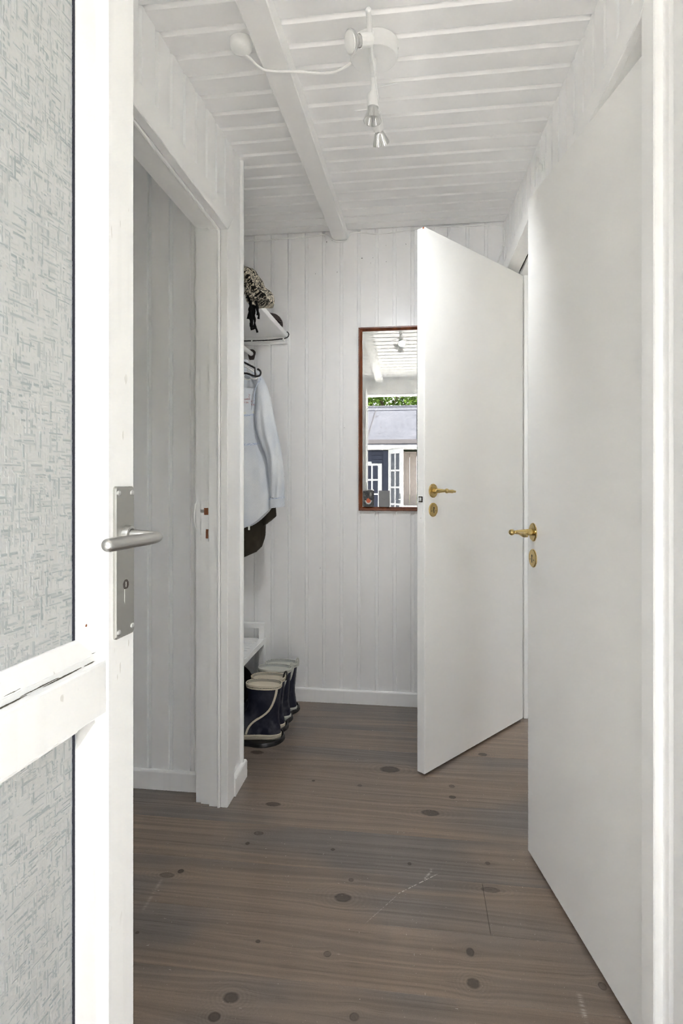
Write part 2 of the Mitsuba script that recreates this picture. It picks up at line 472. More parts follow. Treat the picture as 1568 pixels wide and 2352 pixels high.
scene['beam_paint'] = {'type': 'bumpmap', 'nested_texture': mikit.proc(lambda p, n, uv: fbm(p.x * 160, p.y * 110, p.z * 160, 3) * 0.0016, 1e-3), 'scale': 1.0,
                       'nested_bsdf': {'type': 'principled', 'base_color': {'type': 'rgb', 'value': [.83, .825, .815]}, 'roughness': .4, 'specular': .45}}
O('beam', beam_mesh(), 'beam_paint', label='white painted ceiling beam running along the hall', cat='beam', kind='structure')

# front wall (behind the camera, seen in the mirror)
O('wall_front', cat_([cbox(-2.15, -1.95, -.12, 0, -.3, 2.6, 0), cbox(-1.95, -0.53, -.12, 0, -.3, 2.6, 0), cbox(0.43, .85, -.12, 0, -.3, 2.6, 0), cbox(.85, 2.35, -.12, 0, -.3, .5, 0), cbox(.85, 2.35, -.12, 0, 2.05, 2.6, 0), cbox(2.35, 2.65, -.12, 0, -.3, 2.6, 0), cbox(-0.54, 0.44, -.12, 0, 1.985, 2.6, 0)]), 'white_wall',
  label='white front wall around the entrance door', cat='wall', kind='structure')
ft = thing('trim_1', 'white frame of the entrance door opening', 'door frame', kind='structure')
O('jamb', cat_([cbox(-0.532, -0.487, -.13, .004, 0, 1.99), cbox(-0.532, -0.505, -.13, .012, 0, 1.99)]), 'white_trim', parent=ft)
O('jamb', cbox(0.375, 0.432, -.13, .012, 0, 1.99), 'white_trim', parent=ft)
O('head', cbox(-0.532, 0.432, -.13, .012, 1.945, 1.99), 'white_trim', parent=ft)
O('sill', cbox(-0.532, 0.432, -.16, -.004, -.02, .012), 'white_trim', parent=ft)


def casing(key, side, xf, th, y0, y1, zt, w, lab_):
    """Mitred casing boards around an opening in a side wall; side +1 faces +X."""
    t = thing(key, lab_, 'door casing', kind='structure')
    polys = (('leg', [(y0 - w, 0), (y0, 0), (y0, zt), (y0 - w, zt + w)]), ('leg', [(y1, 0), (y1 + w, 0), (y1 + w, zt + w), (y1, zt)]),
             ('header', [(y0, zt), (y1, zt), (y1 + w, zt + w), (y0 - w, zt + w)]))
    for n_, p_ in polys:
        P_ = Polygon(p_)
        a = prism(P_.buffer(-.0003, join_style=2), th - .002, (xf - side * th, 0, 0), (0, 1, 0), (0, 0, 1), (side, 0, 0))
        top = prism(P_.buffer(-.0022, join_style=2), .002, (xf - side * .002, 0, 0), (0, 1, 0), (0, 0, 1), (side, 0, 0))
        va = np.vstack([a.vertices, top.vertices])
        O(n_, trimesh.convex.convex_hull(va), 'white_trim', parent=t)
    return t


# left doorway casing and rebated jamb
cl = casing('trim_2', 1, XL + .011, .024, LO0, LO1, LZ, LW, 'white casing and jamb around the left doorway')
jp = [(-.6555, 0), (-.6575, -.0035), (-.6615, -.0045), (-.6650, -.0025), (-.6660, 0.003), (-.695, 0.003), (-.695, .013), (-.728, .013), (-.728, .020), (-.748, .020), (-.748, .055), (-.655, .055), (-.655, 0)]
O('jamb', prism([(x, LO1 + d) for x, d in jp], LZ + .03), 'white_trim', parent=cl)
O('jamb', prism([(x, LO0 - d) for x, d in jp], LZ + .03), 'white_trim', parent=cl)
O('head', prism([(x, LZ + d) for x, d in jp], LO1 - LO0 + .02, (0, LO0 - .01, 0), (1, 0, 0), (0, 0, 1), (0, 1, 0)), 'white_trim', parent=cl)
sp = O('strike_plate', cat_([cbox(-.727, -.699, LO1 + .0118, LO1 + .0135, .895, 1.035, .0005), tube([(-.742, LO1 + .018, .93), (-.747, LO1 + .010, .945), (-.749, LO1 + .004, .98), (-.747, LO1 + .010, 1.02), (-.742, LO1 + .018, 1.035)], .0025, 8)]),
       'white_trim', parent=cl)
for x0, x1, z0, z1, mm in ((-.716, -.701, .985, 1.009, 'raw_wood'), (-.710, -.701, .905, .936, 'raw_wood'), (-.729, -.716, .993, 1.003, 'plate_steel')):
    O('latch_hole', cbox(x0, x1, LO1 + .0108, LO1 + .0128, z0, z1, .0003), mm, parent=sp)

# right doorways
c1 = casing('trim_3', -1, XR - .015, .016, R1A, R1B, R1Z, .056, 'white casing and jamb around the nearer right doorway')
for y0, y1 in ((R1A - .045, R1A + .001), (R1B - .001, R1B + .045)):
    O('jamb', cbox(XR - .001, .56, y0, y1, 0, R1Z + .03), 'white_trim', parent=c1)
O('head', cbox(XR - .001, .56, R1A - .02, R1B + .02, R1Z, R1Z + .05), 'white_trim', parent=c1)
O('stop', cat_([cbox(.494, .512, R1A, R1A + .014, 0, R1Z), cbox(.494, .512, R1B - .014, R1B, 0, R1Z), cbox(.494, .512, R1A, R1B, R1Z - .014, R1Z)]), 'white_trim', parent=c1)
c2 = casing('trim_4', -1, XR - .015, .016, R2A, R2B, R2Z, .058, 'white casing and jamb around the far right doorway')
for y0, y1 in ((R2A - .045, R2A + .001), (R2B - .001, R2B + .045)):
    O('jamb', cbox(XR - .001, .56, y0, y1, 0, R2Z + .03), 'white_trim', parent=c2)
O('head', cbox(XR - .001, .470, R2A - .02, R2B + .02, R2Z, R2Z + .05), 'white_trim', parent=c2)
O('head', cbox(.479, .56, R2A - .02, R2B + .02, R2Z - .012, R2Z + .05), 'white_trim', parent=c2)
O('gap', cbox(.4695, .4795, R2A - .01, R2B + .01, R2Z + .012, R2Z + .03, 0), 'dark_hole', parent=c2)
O('stop', cat_([cbox(.494, .512, R2A, R2A + .012, 0, R2Z), cbox(.494, .512, R2B - .012, R2B, 0, R2Z)]), 'white_trim', parent=c2)

# corner bead where the left wall ends, and baseboards
th_ = np.linspace(0, np.pi, 9)
bead = [(-.6415, 2.0445)] + [(-.640 + .0095 * math.sin(a), 2.0555 - .0105 * math.cos(a)) for a in th_] + [(-.640, 2.0705), (-.652, 2.0705), (-.652, 2.0445)]
O('trim_5', prism(bead, ceil_z(2.06) - .062, (0, 0, .062)), 'white_trim', smooth=25, label='white rounded corner bead at the end of the left wall', cat='trim', kind='structure')


def base_poly(t, h):
    return [(0, 0), (t, 0), (t, h - .006), (t - .002, h - .002), (t - .005, h), (0, h)]


O('baseboard_back', prism(base_poly(.013, .066), XR + 1.35, (-1.35, YB + .0005, 0), (0, -1, 0), (0, 0, 1), (1, 0, 0)), 'worn_white', label='white baseboard along the end wall', cat='baseboard', kind='structure')
O('baseboard_left', prism(base_poly(.016, .064), 2.078 - 1.9385, (XL - .0005, 1.9385, 0), (1, 0, 0), (0, 0, 1), (0, 1, 0)), 'worn_white', label='short white baseboard at the end of the left wall', cat='baseboard', kind='structure')
O('baseboard_partition', prism(base_poly(.013, .068), 1.32, (-2.07, 1.9585, 0), (0, -1, 0), (0, 0, 1), (1, 0, 0)), 'worn_white', label='white baseboard in the room through the left doorway', cat='baseboard', kind='structure')

# side rooms: closed shells with a window each
O('wall_left_room', cat_([cbox(-2.27, -2.15, -.12, 2.07, -.3, .9, 0), cbox(-2.27, -2.15, -.12, 2.07, 1.55, 2.6, 0), cbox(-2.27, -2.15, -.12, .35, .9, 1.55, 0), cbox(-2.27, -2.15, .95, 2.07, .9, 1.55, 0), cbox(-2.27, -1.3, 2.0, 3.0, -.3, 2.6, 0)]), 'white_wall',
  label='white outer wall of the left side room', cat='wall', kind='structure')
O('ceiling_left_room', cbox(-2.2, -0.70, -.1, 2.0, 2.42, 2.5, 0), 'white_wall', label='plain white ceiling of the left side room', cat='ceiling', kind='structure')
O('wall_right_room', cat_([cbox(2.65, 2.77, -.12, 3.77, -.3, 2.6, 0), cbox(.5, 2.77, 3.65, 3.77, -.3, .8, 0), cbox(.5, 2.77, 3.65, 3.77, 2.1, 2.6, 0), cbox(.5, 1.0, 3.65, 3.77, .8, 2.1, 0), cbox(2.2, 2.77, 3.65, 3.77, .8, 2.1, 0), cbox(.42, .56, YB, 3.7, 0, 2.6, 0)]), 'white_wall',
  label='white outer wall of the right side room', cat='wall', kind='structure')
O('ceiling_right_room', cbox(.52, 2.7, -.1, 3.7, 2.42, 2.5, 0), 'white_wall', label='plain white ceiling of the right side room', cat='ceiling', kind='structure')
for k, (o_, ex_, wid, z0, z1, wh) in enumerate((((-2.21, .35, 0), (0, 1, 0), .6, .9, 1.55, 'left'), ((1.0, 3.71, 0), (1, 0, 0), 1.2, .8, 2.1, 'right'), ((.85, -.06, 0), (1, 0, 0), 1.5, .5, 2.05, 'right'))):
    w_ = thing(f'window_{k + 1}', f'white framed window in the {("outer", "rear", "front")[k]} wall of the {wh} side room', 'window', kind='structure')
    Mw = frame(o_, ex_, np.cross([0, 0, 1], ex_), (0, 0, 1))
    for a_ in ((0, .05, z0, z1), (wid - .05, wid, z0, z1), (.05, wid - .05, z0, z0 + .05), (.05, wid - .05, z1 - .05, z1)):
        O('frame', cbox(a_[0], a_[1], -.03, .03, a_[2], a_[3]), 'white_trim', parent=w_, M=Mw)
    pv = np.array([(.04, 0, z0 + .04), (wid - .04, 0, z0 + .04), (wid - .04, 0, z1 - .04), (.04, 0, z1 - .04)])
    key = uniq(f'{w_}__pane')
    scene[key] = mikit.ply((pv @ Mw[:3, :3].T + Mw[:3, 3], np.array([[0, 1, 2], [0, 2, 3]])), 'thin_glass')
O('roof', cbox(-2.5, 3.0, -.45, 4.0, 2.6, 2.72, 0), 'roof_felt', label='flat felt roof over the house', cat='roof', kind='structure')

# ------------------------------------------------------------------ entrance door (open, at the left)
def leaf_frame(o, u, w):
    return frame(o, u, w, (0, 0, 1))


U1 = np.array([-.0637, -.998, 0]); U1 /= np.linalg.norm(U1)          # from the free edge towards the hinge
W1 = np.array([.998, -.0637, 0]); W1 /= np.linalg.norm(W1)           # outward normal of the face in view
M1 = leaf_frame((-.4197, .815, 0), U1, W1)
dk = thing('door_1', 'open white entrance door with two patterned glass panes and a steel lever', 'door', kind='structure')
TH, LW1, ZT = .042, .80, 1.935


def bev(poly, w0, w1, b=.0025):
    """A flat board in the leaf's plane: polygon in (u, z), thickness from w0 to w1, its front edge chamfered."""
    a = Polygon(poly)
    m0 = prism(a, w1 - b - w0, (0, w0, 0), (1, 0, 0), (0, 0, 1), (0, 1, 0))
    m1 = prism(a.buffer(-b, join_style=2), b, (0, w1 - b, 0), (1, 0, 0), (0, 0, 1), (0, 1, 0))
    return trimesh.convex.convex_hull(np.vstack([m0.vertices, m1.vertices]))


def rect(a, b, c, d):
    return [(a, c), (b, c), (b, d), (a, d)]


GU0, GU1 = .1035, .700
O('stile', bev(rect(0, .0672, .012, ZT), -TH, 0), 'worn_white', parent=dk, M=M1)
O('stile', bev(rect(.736, LW1, .012, ZT), -TH, 0), 'worn_white', parent=dk, M=M1)
O('rail', bev(rect(.0674, .736, .779, .852), -TH, -.0012), 'worn_white', parent=dk, M=M1)
O('rail', bev(rect(.0674, .736, .012, .150), -TH, -.0012), 'worn_white', parent=dk, M=M1)
O('rail', bev(rect(.0674, .736, 1.850, ZT), -TH, -.0012), 'worn_white', parent=dk, M=M1)


def bead_bar(u0, z0, u1, z1, inner, ext=0.0):
    """Glazing bead between two corners; 'inner' points to the glass. Stepped: flat fillet, then a slope down to the glass."""
    p0, p1 = np.array([u0, z0]), np.array([u1, z1])
    d = (p1 - p0) / np.linalg.norm(p1 - p0)
    n2 = np.array(inner, float)
    prof = [(0, -TH + .004), (0, -.0135), (.0085, -.0145), (.0100, -.0125), (.0320, -.0205), (.0362, -.0225), (.0362, -.0255), (.030, -TH + .004)]
    secs = []
    for end, p in ((0, p0), (1, p1)):
        sec = []
        for s, w in prof:
            along = (s if end == 0 else -s)
            qq = p + n2 * s + d * along
            sec.append((qq[0], w, qq[1]))
        secs.append(sec)
    return loft(secs)


for z0, z1 in ((.150, .779), (.852, 1.850)):
    u0, u1 = .0672, .736
    for a in ((u0, z0, u0, z1, (1, 0)), (u1, z1, u1, z0, (-1, 0)), (u1, z0, u0, z0, (0, 1)), (u0, z1, u1, z1, (0, -1))):
        if a[4] == (0, -1) and z0 < .5:
            a = (u0, z1 + .0215, u1, z1 + .0215, (0, -1))
        O('glazing_bead', bead_bar(*a), 'worn_white', parent=dk, M=M1)


def relief(nu, nz, du, seed):
    """Woven bars in relief: the pressed pattern of the pane."""
    r = np.random.default_rng(seed)
    h = np.zeros((nz, nu))
    W_, H_ = nu * du, nz * du
    for _ in range(int(W_ * H_ / 0.000032)):
        horiz = r.random() < 0.5
        L, w = r.uniform(.008, .030), r.uniform(.0016, .0034)
        c0, c1 = r.uniform(0, W_), r.uniform(0, H_)
        a = r.uniform(.30, 1.0)
        su, sz = (L, w) if horiz else (w, L)
        i0, i1 = max(0, int((c0 - su / 2 - .001) / du)), min(nu, int((c0 + su / 2 + .001) / du) + 2)
        j0, j1 = max(0, int((c1 - sz / 2 - .001) / du)), min(nz, int((c1 + sz / 2 + .001) / du) + 2)
        if i1 <= i0 or j1 <= j0:
            continue
        uu = np.abs(np.arange(i0, i1) * du - c0)
        zz = np.abs(np.arange(j0, j1) * du - c1)
        e = np.minimum(np.clip((su / 2 + .0004 - uu) / .0009, 0, 1)[None, :], np.clip((sz / 2 + .0004 - zz) / .0009, 0, 1)[:, None])
        h[j0:j1, i0:i1] = np.maximum(h[j0:j1, i0:i1] * (1 - e), a * e)
    return h


def glass_sheet(u0, u1, z0, z1, w, seed, du=.0015, amp=.00085, th=.0045):
    nu, nz = int((u1 - u0) / du) + 1, int((z1 - z0) / du) + 1
    h = relief(nu, nz, du, seed) * amp
    us, zs = np.linspace(u0, u1, nu), np.linspace(z0, z1, nz)
    h[0] = h[-1] = 0
    h[:, 0] = h[:, -1] = 0
    U, Z = np.meshgrid(us, zs)
    top = np.stack([U, w + h, Z], -1).reshape(-1, 3)
    i, j = np.meshgrid(np.arange(nz - 1), np.arange(nu - 1), indexing='ij')
    a = (i * nu + j).ravel()
    f = np.vstack([np.stack([a, a + 1, a + nu + 1], -1), np.stack([a, a + nu + 1, a + nu], -1)])
    ring = np.r_[np.arange(nu), np.arange(1, nz) * nu + nu - 1, np.arange(nu - 2, -1, -1) + (nz - 1) * nu, np.arange(nz - 2, 0, -1) * nu]
    bot = top[ring] - [0, th, 0]
    n0 = len(top)
    k = np.arange(len(ring))
    k2 = (k + 1) % len(ring)
    side = np.vstack([np.stack([ring[k], ring[k2], n0 + k2], -1), np.stack([ring[k], n0 + k2, n0 + k], -1)])
    cidx = n0 + len(ring)
    c = np.array([[(u0 + u1) / 2, w - th, (z0 + z1) / 2]])
    back = np.stack([k * 0 + cidx, n0 + k, n0 + k2], -1)
    m = trimesh.Trimesh(np.vstack([top, bot, c]), np.vstack([f, side[:, ::-1], back[:, ::-1]]), process=False)
    k_ = np.clip((h.ravel() / amp - .45) / .5, 0, 1)[:, None]
    col = np.vstack([np.array([.93, .945, .935]) * (1 - k_) + np.array([.60, .66, .665]) * k_, np.tile([.93, .945, .935], (len(ring) + 1, 1))])
    return m, col


for z0, z1, s in ((.186, .7645, 5), (.873, 1.814, 6)):
    m, col_ = glass_sheet(.0985, .705, z0 - .004, z1 + .004, -.0262, s)
    m.apply_transform(M1)
    O('glass_pane', orient(m), 'pane_glass', smooth=False, parent=dk, label='patterned cast glass pane', color=col_)
    O('glass_seal', cat_([cbox(.1030, .1075, -.0262, -.0245, z0, z1, .0004), cbox(.697, .702, -.0262, -.0240, z0, z1, .0004), cbox(.1, .70, -.0262, -.0245, z0 - .0005, z0 + .0015, .0004)]), 'gasket', parent=dk, M=M1)
for u0_, u1_, z_, w_ in ((.078, .100, .8530, .0020), (.106, .178, .8531, .0026), (.150, .215, .8545, .0014), (.075, .084, .8645, .0009), (.205, .262, .8532, .0022), (.215, .240, .8640, .0010)):
    n_ = 14
    us_ = np.linspace(u0_, u1_, n_)
    wob = np.cumsum(rng.normal(size=n_)) * .00012
    hw_ = .38 * w_ * np.sin(np.linspace(.15, math.pi - .1, n_)) * rng.uniform(.5, 1.1, n_)
    O('paint_crack', loft([[(u, -.0150, z_ + o_ - h_), (u, -.0128, z_ + o_ - h_), (u, -.0128, z_ + o_ + h_), (u, -.0150, z_ + o_ + h_)] for u, o_, h_ in zip(us_, wob, hw_)]), 'crack_dark', parent=dk, M=M1)
O('rust_spot', lathe([(0, 0), (.0020, 0), (.0012, .0007), (0, .0007)], 8, (.091, -.0165, .905), (0, 1, 0)), 'raw_wood', parent=dk, M=M1)


def rounded(u0, u1, z0, z1, r):
    return sbox(u0 + r, z0 + r, u1 - r, z1 - r).buffer(r, quad_segs=5)


def flat(poly, w0, w1, b=.0008):
    m0 = prism(poly, w1 - b - w0, (0, w0, 0), (1, 0, 0), (0, 0, 1), (0, 1, 0))
    m1 = prism(poly.buffer(-b), b, (0, w1 - b, 0), (1, 0, 0), (0, 0, 1), (0, 1, 0))
    return trimesh.convex.convex_hull(np.vstack([m0.vertices, m1.vertices]))


pl = O('lock_plate', flat(rounded(.0062, .0545, .8755, 1.0925, .005), 0, .0045, .0018), 'plate_steel', smooth=30, parent=dk, label='long brushed steel lock plate with keyhole', M=M1)
for u, z in ((.0135, 1.083), (.0475, 1.083), (.0125, .8865), (.0470, .8845)):
    O('screw', cat_([lathe([(0, 0), (.0044, 0), (.0044, .0008), (.003, .0020), (0, .0024)], 16, (u, .0044, z), (0, 1, 0)), ]), 'bright_steel', smooth=40, parent=pl, M=M1)
O('keyhole', lathe([(0, 0), (.0074, 0), (.0070, .0009), (.0045, .0004), (0, .0004)], 24, (.0295, .0042, .9505), (0, 1, 0)), 'brown_plastic', smooth=40, parent=pl, M=M1)
O('key_slot', cat_([cbox(.0290, .0300, .0044, .0052, .9465, .9545, .0002)]), 'bright_steel', parent=pl, M=M1)
slot = Point(.0295, .9265).buffer(.0042).union(sbox(.0253, .9265, .0337, .9445))
O('cover', flat(slot, .003, .0052, .0006), 'plate_steel', parent=pl, M=M1)
path = spline([(.0275, .003, 1.0225), (.0270, .022, 1.0225), (.0240, .040, 1.0218), (.0250, .0505, 1.021), (.0370, .0575, 1.0205), (.0600, .0590, 1.0205), (.1000, .0575, 1.021), (.1500, .0555, 1.0215)], 60)
rr = np.interp(np.linspace(0, 1, 60), [0, .15, .28, .36, .5, .9, 1], [.0085, .0068, .0064, .0075, .0082, .0088, .0086])
end = np.linspace(0, np.pi / 2, 7)[1:]
dire = path[-1] - path[-2]
dire /= np.linalg.norm(dire)
path = np.vstack([path, path[-1] + np.outer(np.sin(end), dire) * .0086])
rr = np.r_[rr, .0086 * np.cos(end) + 1e-5]
lv = O('lever', tube(path, rr, 20), 'steel', smooth=True, parent=dk, label='brushed steel lever handle', M=M1)
O('hub', lathe([(0, 0), (.0140, 0), (.0140, .004), (.0125, .0085), (.0092, .0095), (.0092, .006), (0, .006)], 28, (.0275, .004, 1.0225), (0, 1, 0)), 'steel', smooth=35, parent=lv, M=M1)

# ------------------------------------------------------------------ brass-handled interior doors
def brass_set(dkey, M, u, zh, zk, su):
    """Rosette, neck, ball and turned grip of one lever, and the keyhole escutcheon below. su: direction of the grip along the leaf."""
    r = O('rosette', lathe([(0, 0), (.0265, 0), (.0265, .002), (.0240, .0042), (.0215, .0038), (.0140, .0046), (.0115, .0058), (0, .0058)], 40, (u, 0, zh), (0, 1, 0)), 'brass', smooth=35, parent=dkey, M=M)
    h = O('lever', cat_([
        lathe([(0, 0), (.0098, 0), (.0102, .005), (.0090, .009), (.0095, .011), (.0095, .015), (.0082, .0165), (.0080, .0175), (.0088, .0185), (.0056, .048), (.0040, .051), (.0040, .054), (0, .054)], 28, (u, .004, zh), (0, 1, 0)),
        ball((u, .0635, zh), .0088),
        lathe([(0, -.004), (.0040, -.002), (.0046, .004), (.0040, .008), (.0034, .011), (.0045, .020), (.0066, .042), (.0072, .052), (.0064, .060), (.0036, .064), (.0034, .067), (.0044, .070), (.0044, .074), (.0025, .077), (0, .0775)], 24, (u, .048, zh - .001), (su, 0, -.03)),
    ]), 'brass', smooth=35, parent=dkey, label='polished brass lever', M=M)
    e = O('escutcheon', lathe([(0, 0), (.0265, 0), (.0265, .002), (.0245, .0040), (.0222, .0036), (.0205, .0040), (0, .0044)], 40, (u, 0, zk), (0, 1, 0)), 'brass', smooth=35, parent=dkey, label='round brass keyhole plate', M=M)
    key_ = Point(u, zk + .0075).buffer(.0030).union(Polygon([(u - .0016, zk + .006), (u + .0016, zk + .006), (u + .0022, zk - .012), (u - .0022, zk - .012)]))
    O('keyhole', prism(key_, .0006, (0, .0041, 0), (1, 0, 0), (0, 0, 1), (0, 1, 0)), 'dark_hole', parent=e, M=M)
    for s in (-1, 1):
        O('screw', lathe([(0, 0), (.0022, 0), (.0016, .0008), (0, .0010)], 10, (u + s * .0125, .0042, zk - .004), (0, 1, 0)), 'brown_plastic', parent=e, M=M)


U2 = np.array([.187, -.982, 0]); U2 /= np.linalg.norm(U2)
W2 = np.array([-.982, -.187, 0]); W2 /= np.linalg.norm(W2)
M2 = leaf_frame((.327, 1.754, 0), U2, W2)
d2 = thing('door_2', 'smooth white door with brass lever standing ajar at the near right', 'door', kind='structure')
O('leaf', cbox(0, .646, -.040, 0, .010, 1.930, .0015), 'white_door', parent=d2, M=M2)
brass_set(d2, M2, .041, .953, .878, 1)

U3 = np.array([.624, .782, 0]); U3 /= np.linalg.norm(U3)
W3 = np.array([.782, -.624, 0]); W3 /= np.linalg.norm(W3)
M3 = leaf_frame((.031, 2.156, 0), U3, W3)
d3 = thing('door_3', 'smooth white door with brass lever swung out in front of the mirror', 'door', kind='structure')
O('leaf', cbox(0, .7275, -.0355, 0, .010, 2.046, .0015), 'white_door', parent=d3, M=M3)
brass_set(d3, M3, .051, 1.064, .992, 1)
lk = O('faceplate', cbox(-.0008, .001, -.027, -.009, .945, 1.105, .0003), 'white_trim', parent=d3, M=M3)
O('latch', cat_([cbox(-.0065, .001, -.025, -.0125, 1.024, 1.040, .002)]), 'bright_steel', parent=lk, M=M3)
O('latch_gap', cbox(-.0011, .001, -.0275, -.0090, 1.021, 1.043, .0002), 'dark_hole', parent=lk, M=M3)
O('screw', lathe([(0, 0), (.0022, 0), (.0016, .0005), (0, .0005)], 10, (-.0005, -.018, .962), (-1, 0, 0)), 'plate_steel', parent=lk, M=M3)
O('chip', cbox(-.0002, .004, -.010, -.002, 2.0395, 2.0464, .0003), 'raw_wood', parent=d3, M=M3)

# ------------------------------------------------------------------ ceiling lamp, cord, rosette
lamp = thing('ceiling_lamp', 'white three-spot ceiling lamp on a round canopy', 'ceiling lamp')
cc = np.array([-.1086, 1.487, ceil_z(1.487) - .001])
O('canopy', lathe([(0, 0), (.0615, 0), (.0615, .034), (.0595, .0385), (.055, .041), (0, .041)], 56, cc, (0, CZS, -1)), 'lamp_white', smooth=35, parent=lamp)
O('canopy_screw', lathe([(0, 0), (.003, 0), (.002, .002), (0, .002)], 10, cc + [.0610, .005, -.014], (1, 0, 0)), 'plate_steel', parent=lamp)
O('canopy_screw', lathe([(0, 0), (.003, 0), (.002, .002), (0, .002)], 10, cc + [-.0610, .005, -.014], (-1, 0, 0)), 'plate_steel', parent=lamp)
b0, b1 = np.array([-.1050, 1.268, 2.142]), np.array([-.1125, 1.585, 2.152])
O('bar', cat_([tube([b0, b1], .0062, 18), ball(b0, .0064, 2), ball(b1, .0064, 2), tube([cc + [0, 0, -.03], [cc[0], cc[1], 2.146]], .008, 16)]), 'lamp_white', smooth=30, parent=lamp)


HALOGEN = 175.0


def spot(joint, d, sock_len, kind, lever_end, sock_off=0.0):
    d = np.array(d, float) / np.linalg.norm(d)
    s = thing_part = O('spot', cat_([
        lathe([(0, 0), (.0105, 0), (.0148, .004), (.0152, .010), (.0152, sock_len), (.0140, sock_len), (.0140, sock_len - .012), (0, sock_len - .012)], 32, np.array(joint) + d * sock_off, d)]),
        'lamp_white', smooth=35, parent=lamp, label='white spot head with a reflector bulb')
    o = np.array(joint) + d * (sock_off + sock_len)
    if kind == 'led':
        O('bulb_base', lathe([(0, -.012), (.0125, -.012), (.0125, .004), (.0150, .010), (.0235, .018), (.0250, .022), (.0250, .025), (.0225, .025), (0, .0225)], 40, o, d), 'bulb_metal', smooth=35, parent=s)
        O('lens', lathe([(0, .0228), (.0222, .0240), (.0218, .0262), (.010, .0280), (0, .0283)], 40, o, d), 'lens_white', smooth=40, parent=s)
    else:
        n_ = 60
        prof = np.array([(.0120, -.010), (.0120, .004), (.0135, .008), (.0165, .016), (.0205, .025), (.0232, .0325), (.0236, .035)])
        ang = np.arange(n_) * 2 * np.pi / n_
        rib = 1 + .022 * np.where(np.arange(n_) % 2, 1, -1)
        a = d
        t = np.array([1.0, 0, 0]) if abs(a[0]) < .9 else np.array([0, 1.0, 0])
        ex = np.cross(t, a); ex /= np.linalg.norm(ex)
        ey = np.cross(a, ex)

        def ringof(r, z, ribbed):
            q_ = r * (rib if ribbed else np.ones(n_))
            return o + np.outer(q_ * np.cos(ang), ex) + np.outer(q_ * np.sin(ang), ey) + a * z
        outer = [ringof(r, z, z > .004) for r, z in prof]
        inner = [ringof(r - .0013, z, z > .006) for r, z in prof[::-1]]
        O('bulb_reflector', loft(outer + inner[:-1]), 'bulb_metal', smooth=False, parent=s)
        O('bulb_base', lathe([(0, -.011), (.0118, -.011), (.0118, .002), (0, .002)], 24, o, d), 'plate_steel', smooth=35, parent=s)
        if kind == 'lit':
            O('lens', lathe([(0, .0150), (.0148, .0150), (.0148, .0162), (0, .0162)], 40, o, d), 'lens_white', parent=s, emitter={'type': 'area', 'radiance': {'type': 'rgb', 'value': [HALOGEN * c_ for c_ in (.98, 1.0, 1.02)]}})
        else:
            O('capsule', lathe([(0, 0), (.0042, 0), (.0042, .014), (.002, .018), (0, .0185)], 16, o + d * .002, d), 'lens_white', smooth=40, parent=s)
    O('pin', tube([np.array(joint), lever_end], .0016, 8), 'lamp_white', smooth=True, parent=s)
    return s


mat('bulb_metal', (0.80, 0.80, 0.79), 0.20, 0.5, 1.0)
mat('lens_white', (0.86, 0.86, 0.84), 0.12, 0.5, clearcoat=0.6, clearcoat_gloss=0.9)
spot((-.1060, 1.335, 2.128), (-.80, -.46, -.36), .034, 'led', (-.094, 1.452, 2.052), -.004)
spot((-.1095, 1.487, 2.118), (-.03, -.03, -1), .040, 'halogen', (-.045, 1.475, 2.118), .012)
spot((-.1120, 1.565, 2.118), (.15, .72, -.68), .046, 'lit', (-.165, 1.545, 2.100), .010)
for p0_, p1_, r_ in (((-.1095, 1.487, 2.148), (-.1100, 1.487, 2.104), .0068), ((-.1120, 1.562, 2.150), (-.1115, 1.567, 2.106), .0062), ((-.1055, 1.335, 2.146), (-.1060, 1.335, 2.120), .0072)):
    O('stem', tube([p0_, p1_], r_, 16), 'lamp_white', smooth=35, parent=lamp)

rs = np.array([-.4437, 1.424, ceil_z(1.424) - .001])
ro = O('ceiling_rosette', lathe([(0, 0), (.0285, 0), (.0290, .010), (.0275, .020), (.0215, .0275), (.012, .0305), (0, .031)], 40, rs, (0, CZS, -1)), 'white_plastic', smooth=35,
       label='white domed ceiling rosette beside the beam', cat='ceiling rosette')
O('screw_hole', lathe([(0, 0), (.0022, 0), (.0018, .0008), (0, .0008)], 10, rs + [0.000, -.006, -.0302], (0, 0, -1)), 'dark_hole', parent=ro)
O('cord_hole', lathe([(0, 0), (.0032, 0), (.0028, .0012), (0, .0012)], 10, rs + [.004, .012, -.0268], (0, .4, -1)), 'raw_wood', parent=ro)
cord = spline([rs + [.004, .012, -.027], (-.421, 1.449, 2.191), (-.398, 1.464, 2.178), (-.375, 1.472, 2.1765), (-.302, 1.486, 2.178), (-.253, 1.509, 2.186), (-.215, 1.523, 2.197), (-.170, 1.516, 2.212)], 48)
O('lamp_cord', tube(cord, .0034, 10), 'white_plastic', smooth=True, label='white cord looping from the ceiling rosette to the lamp', cat='cord')

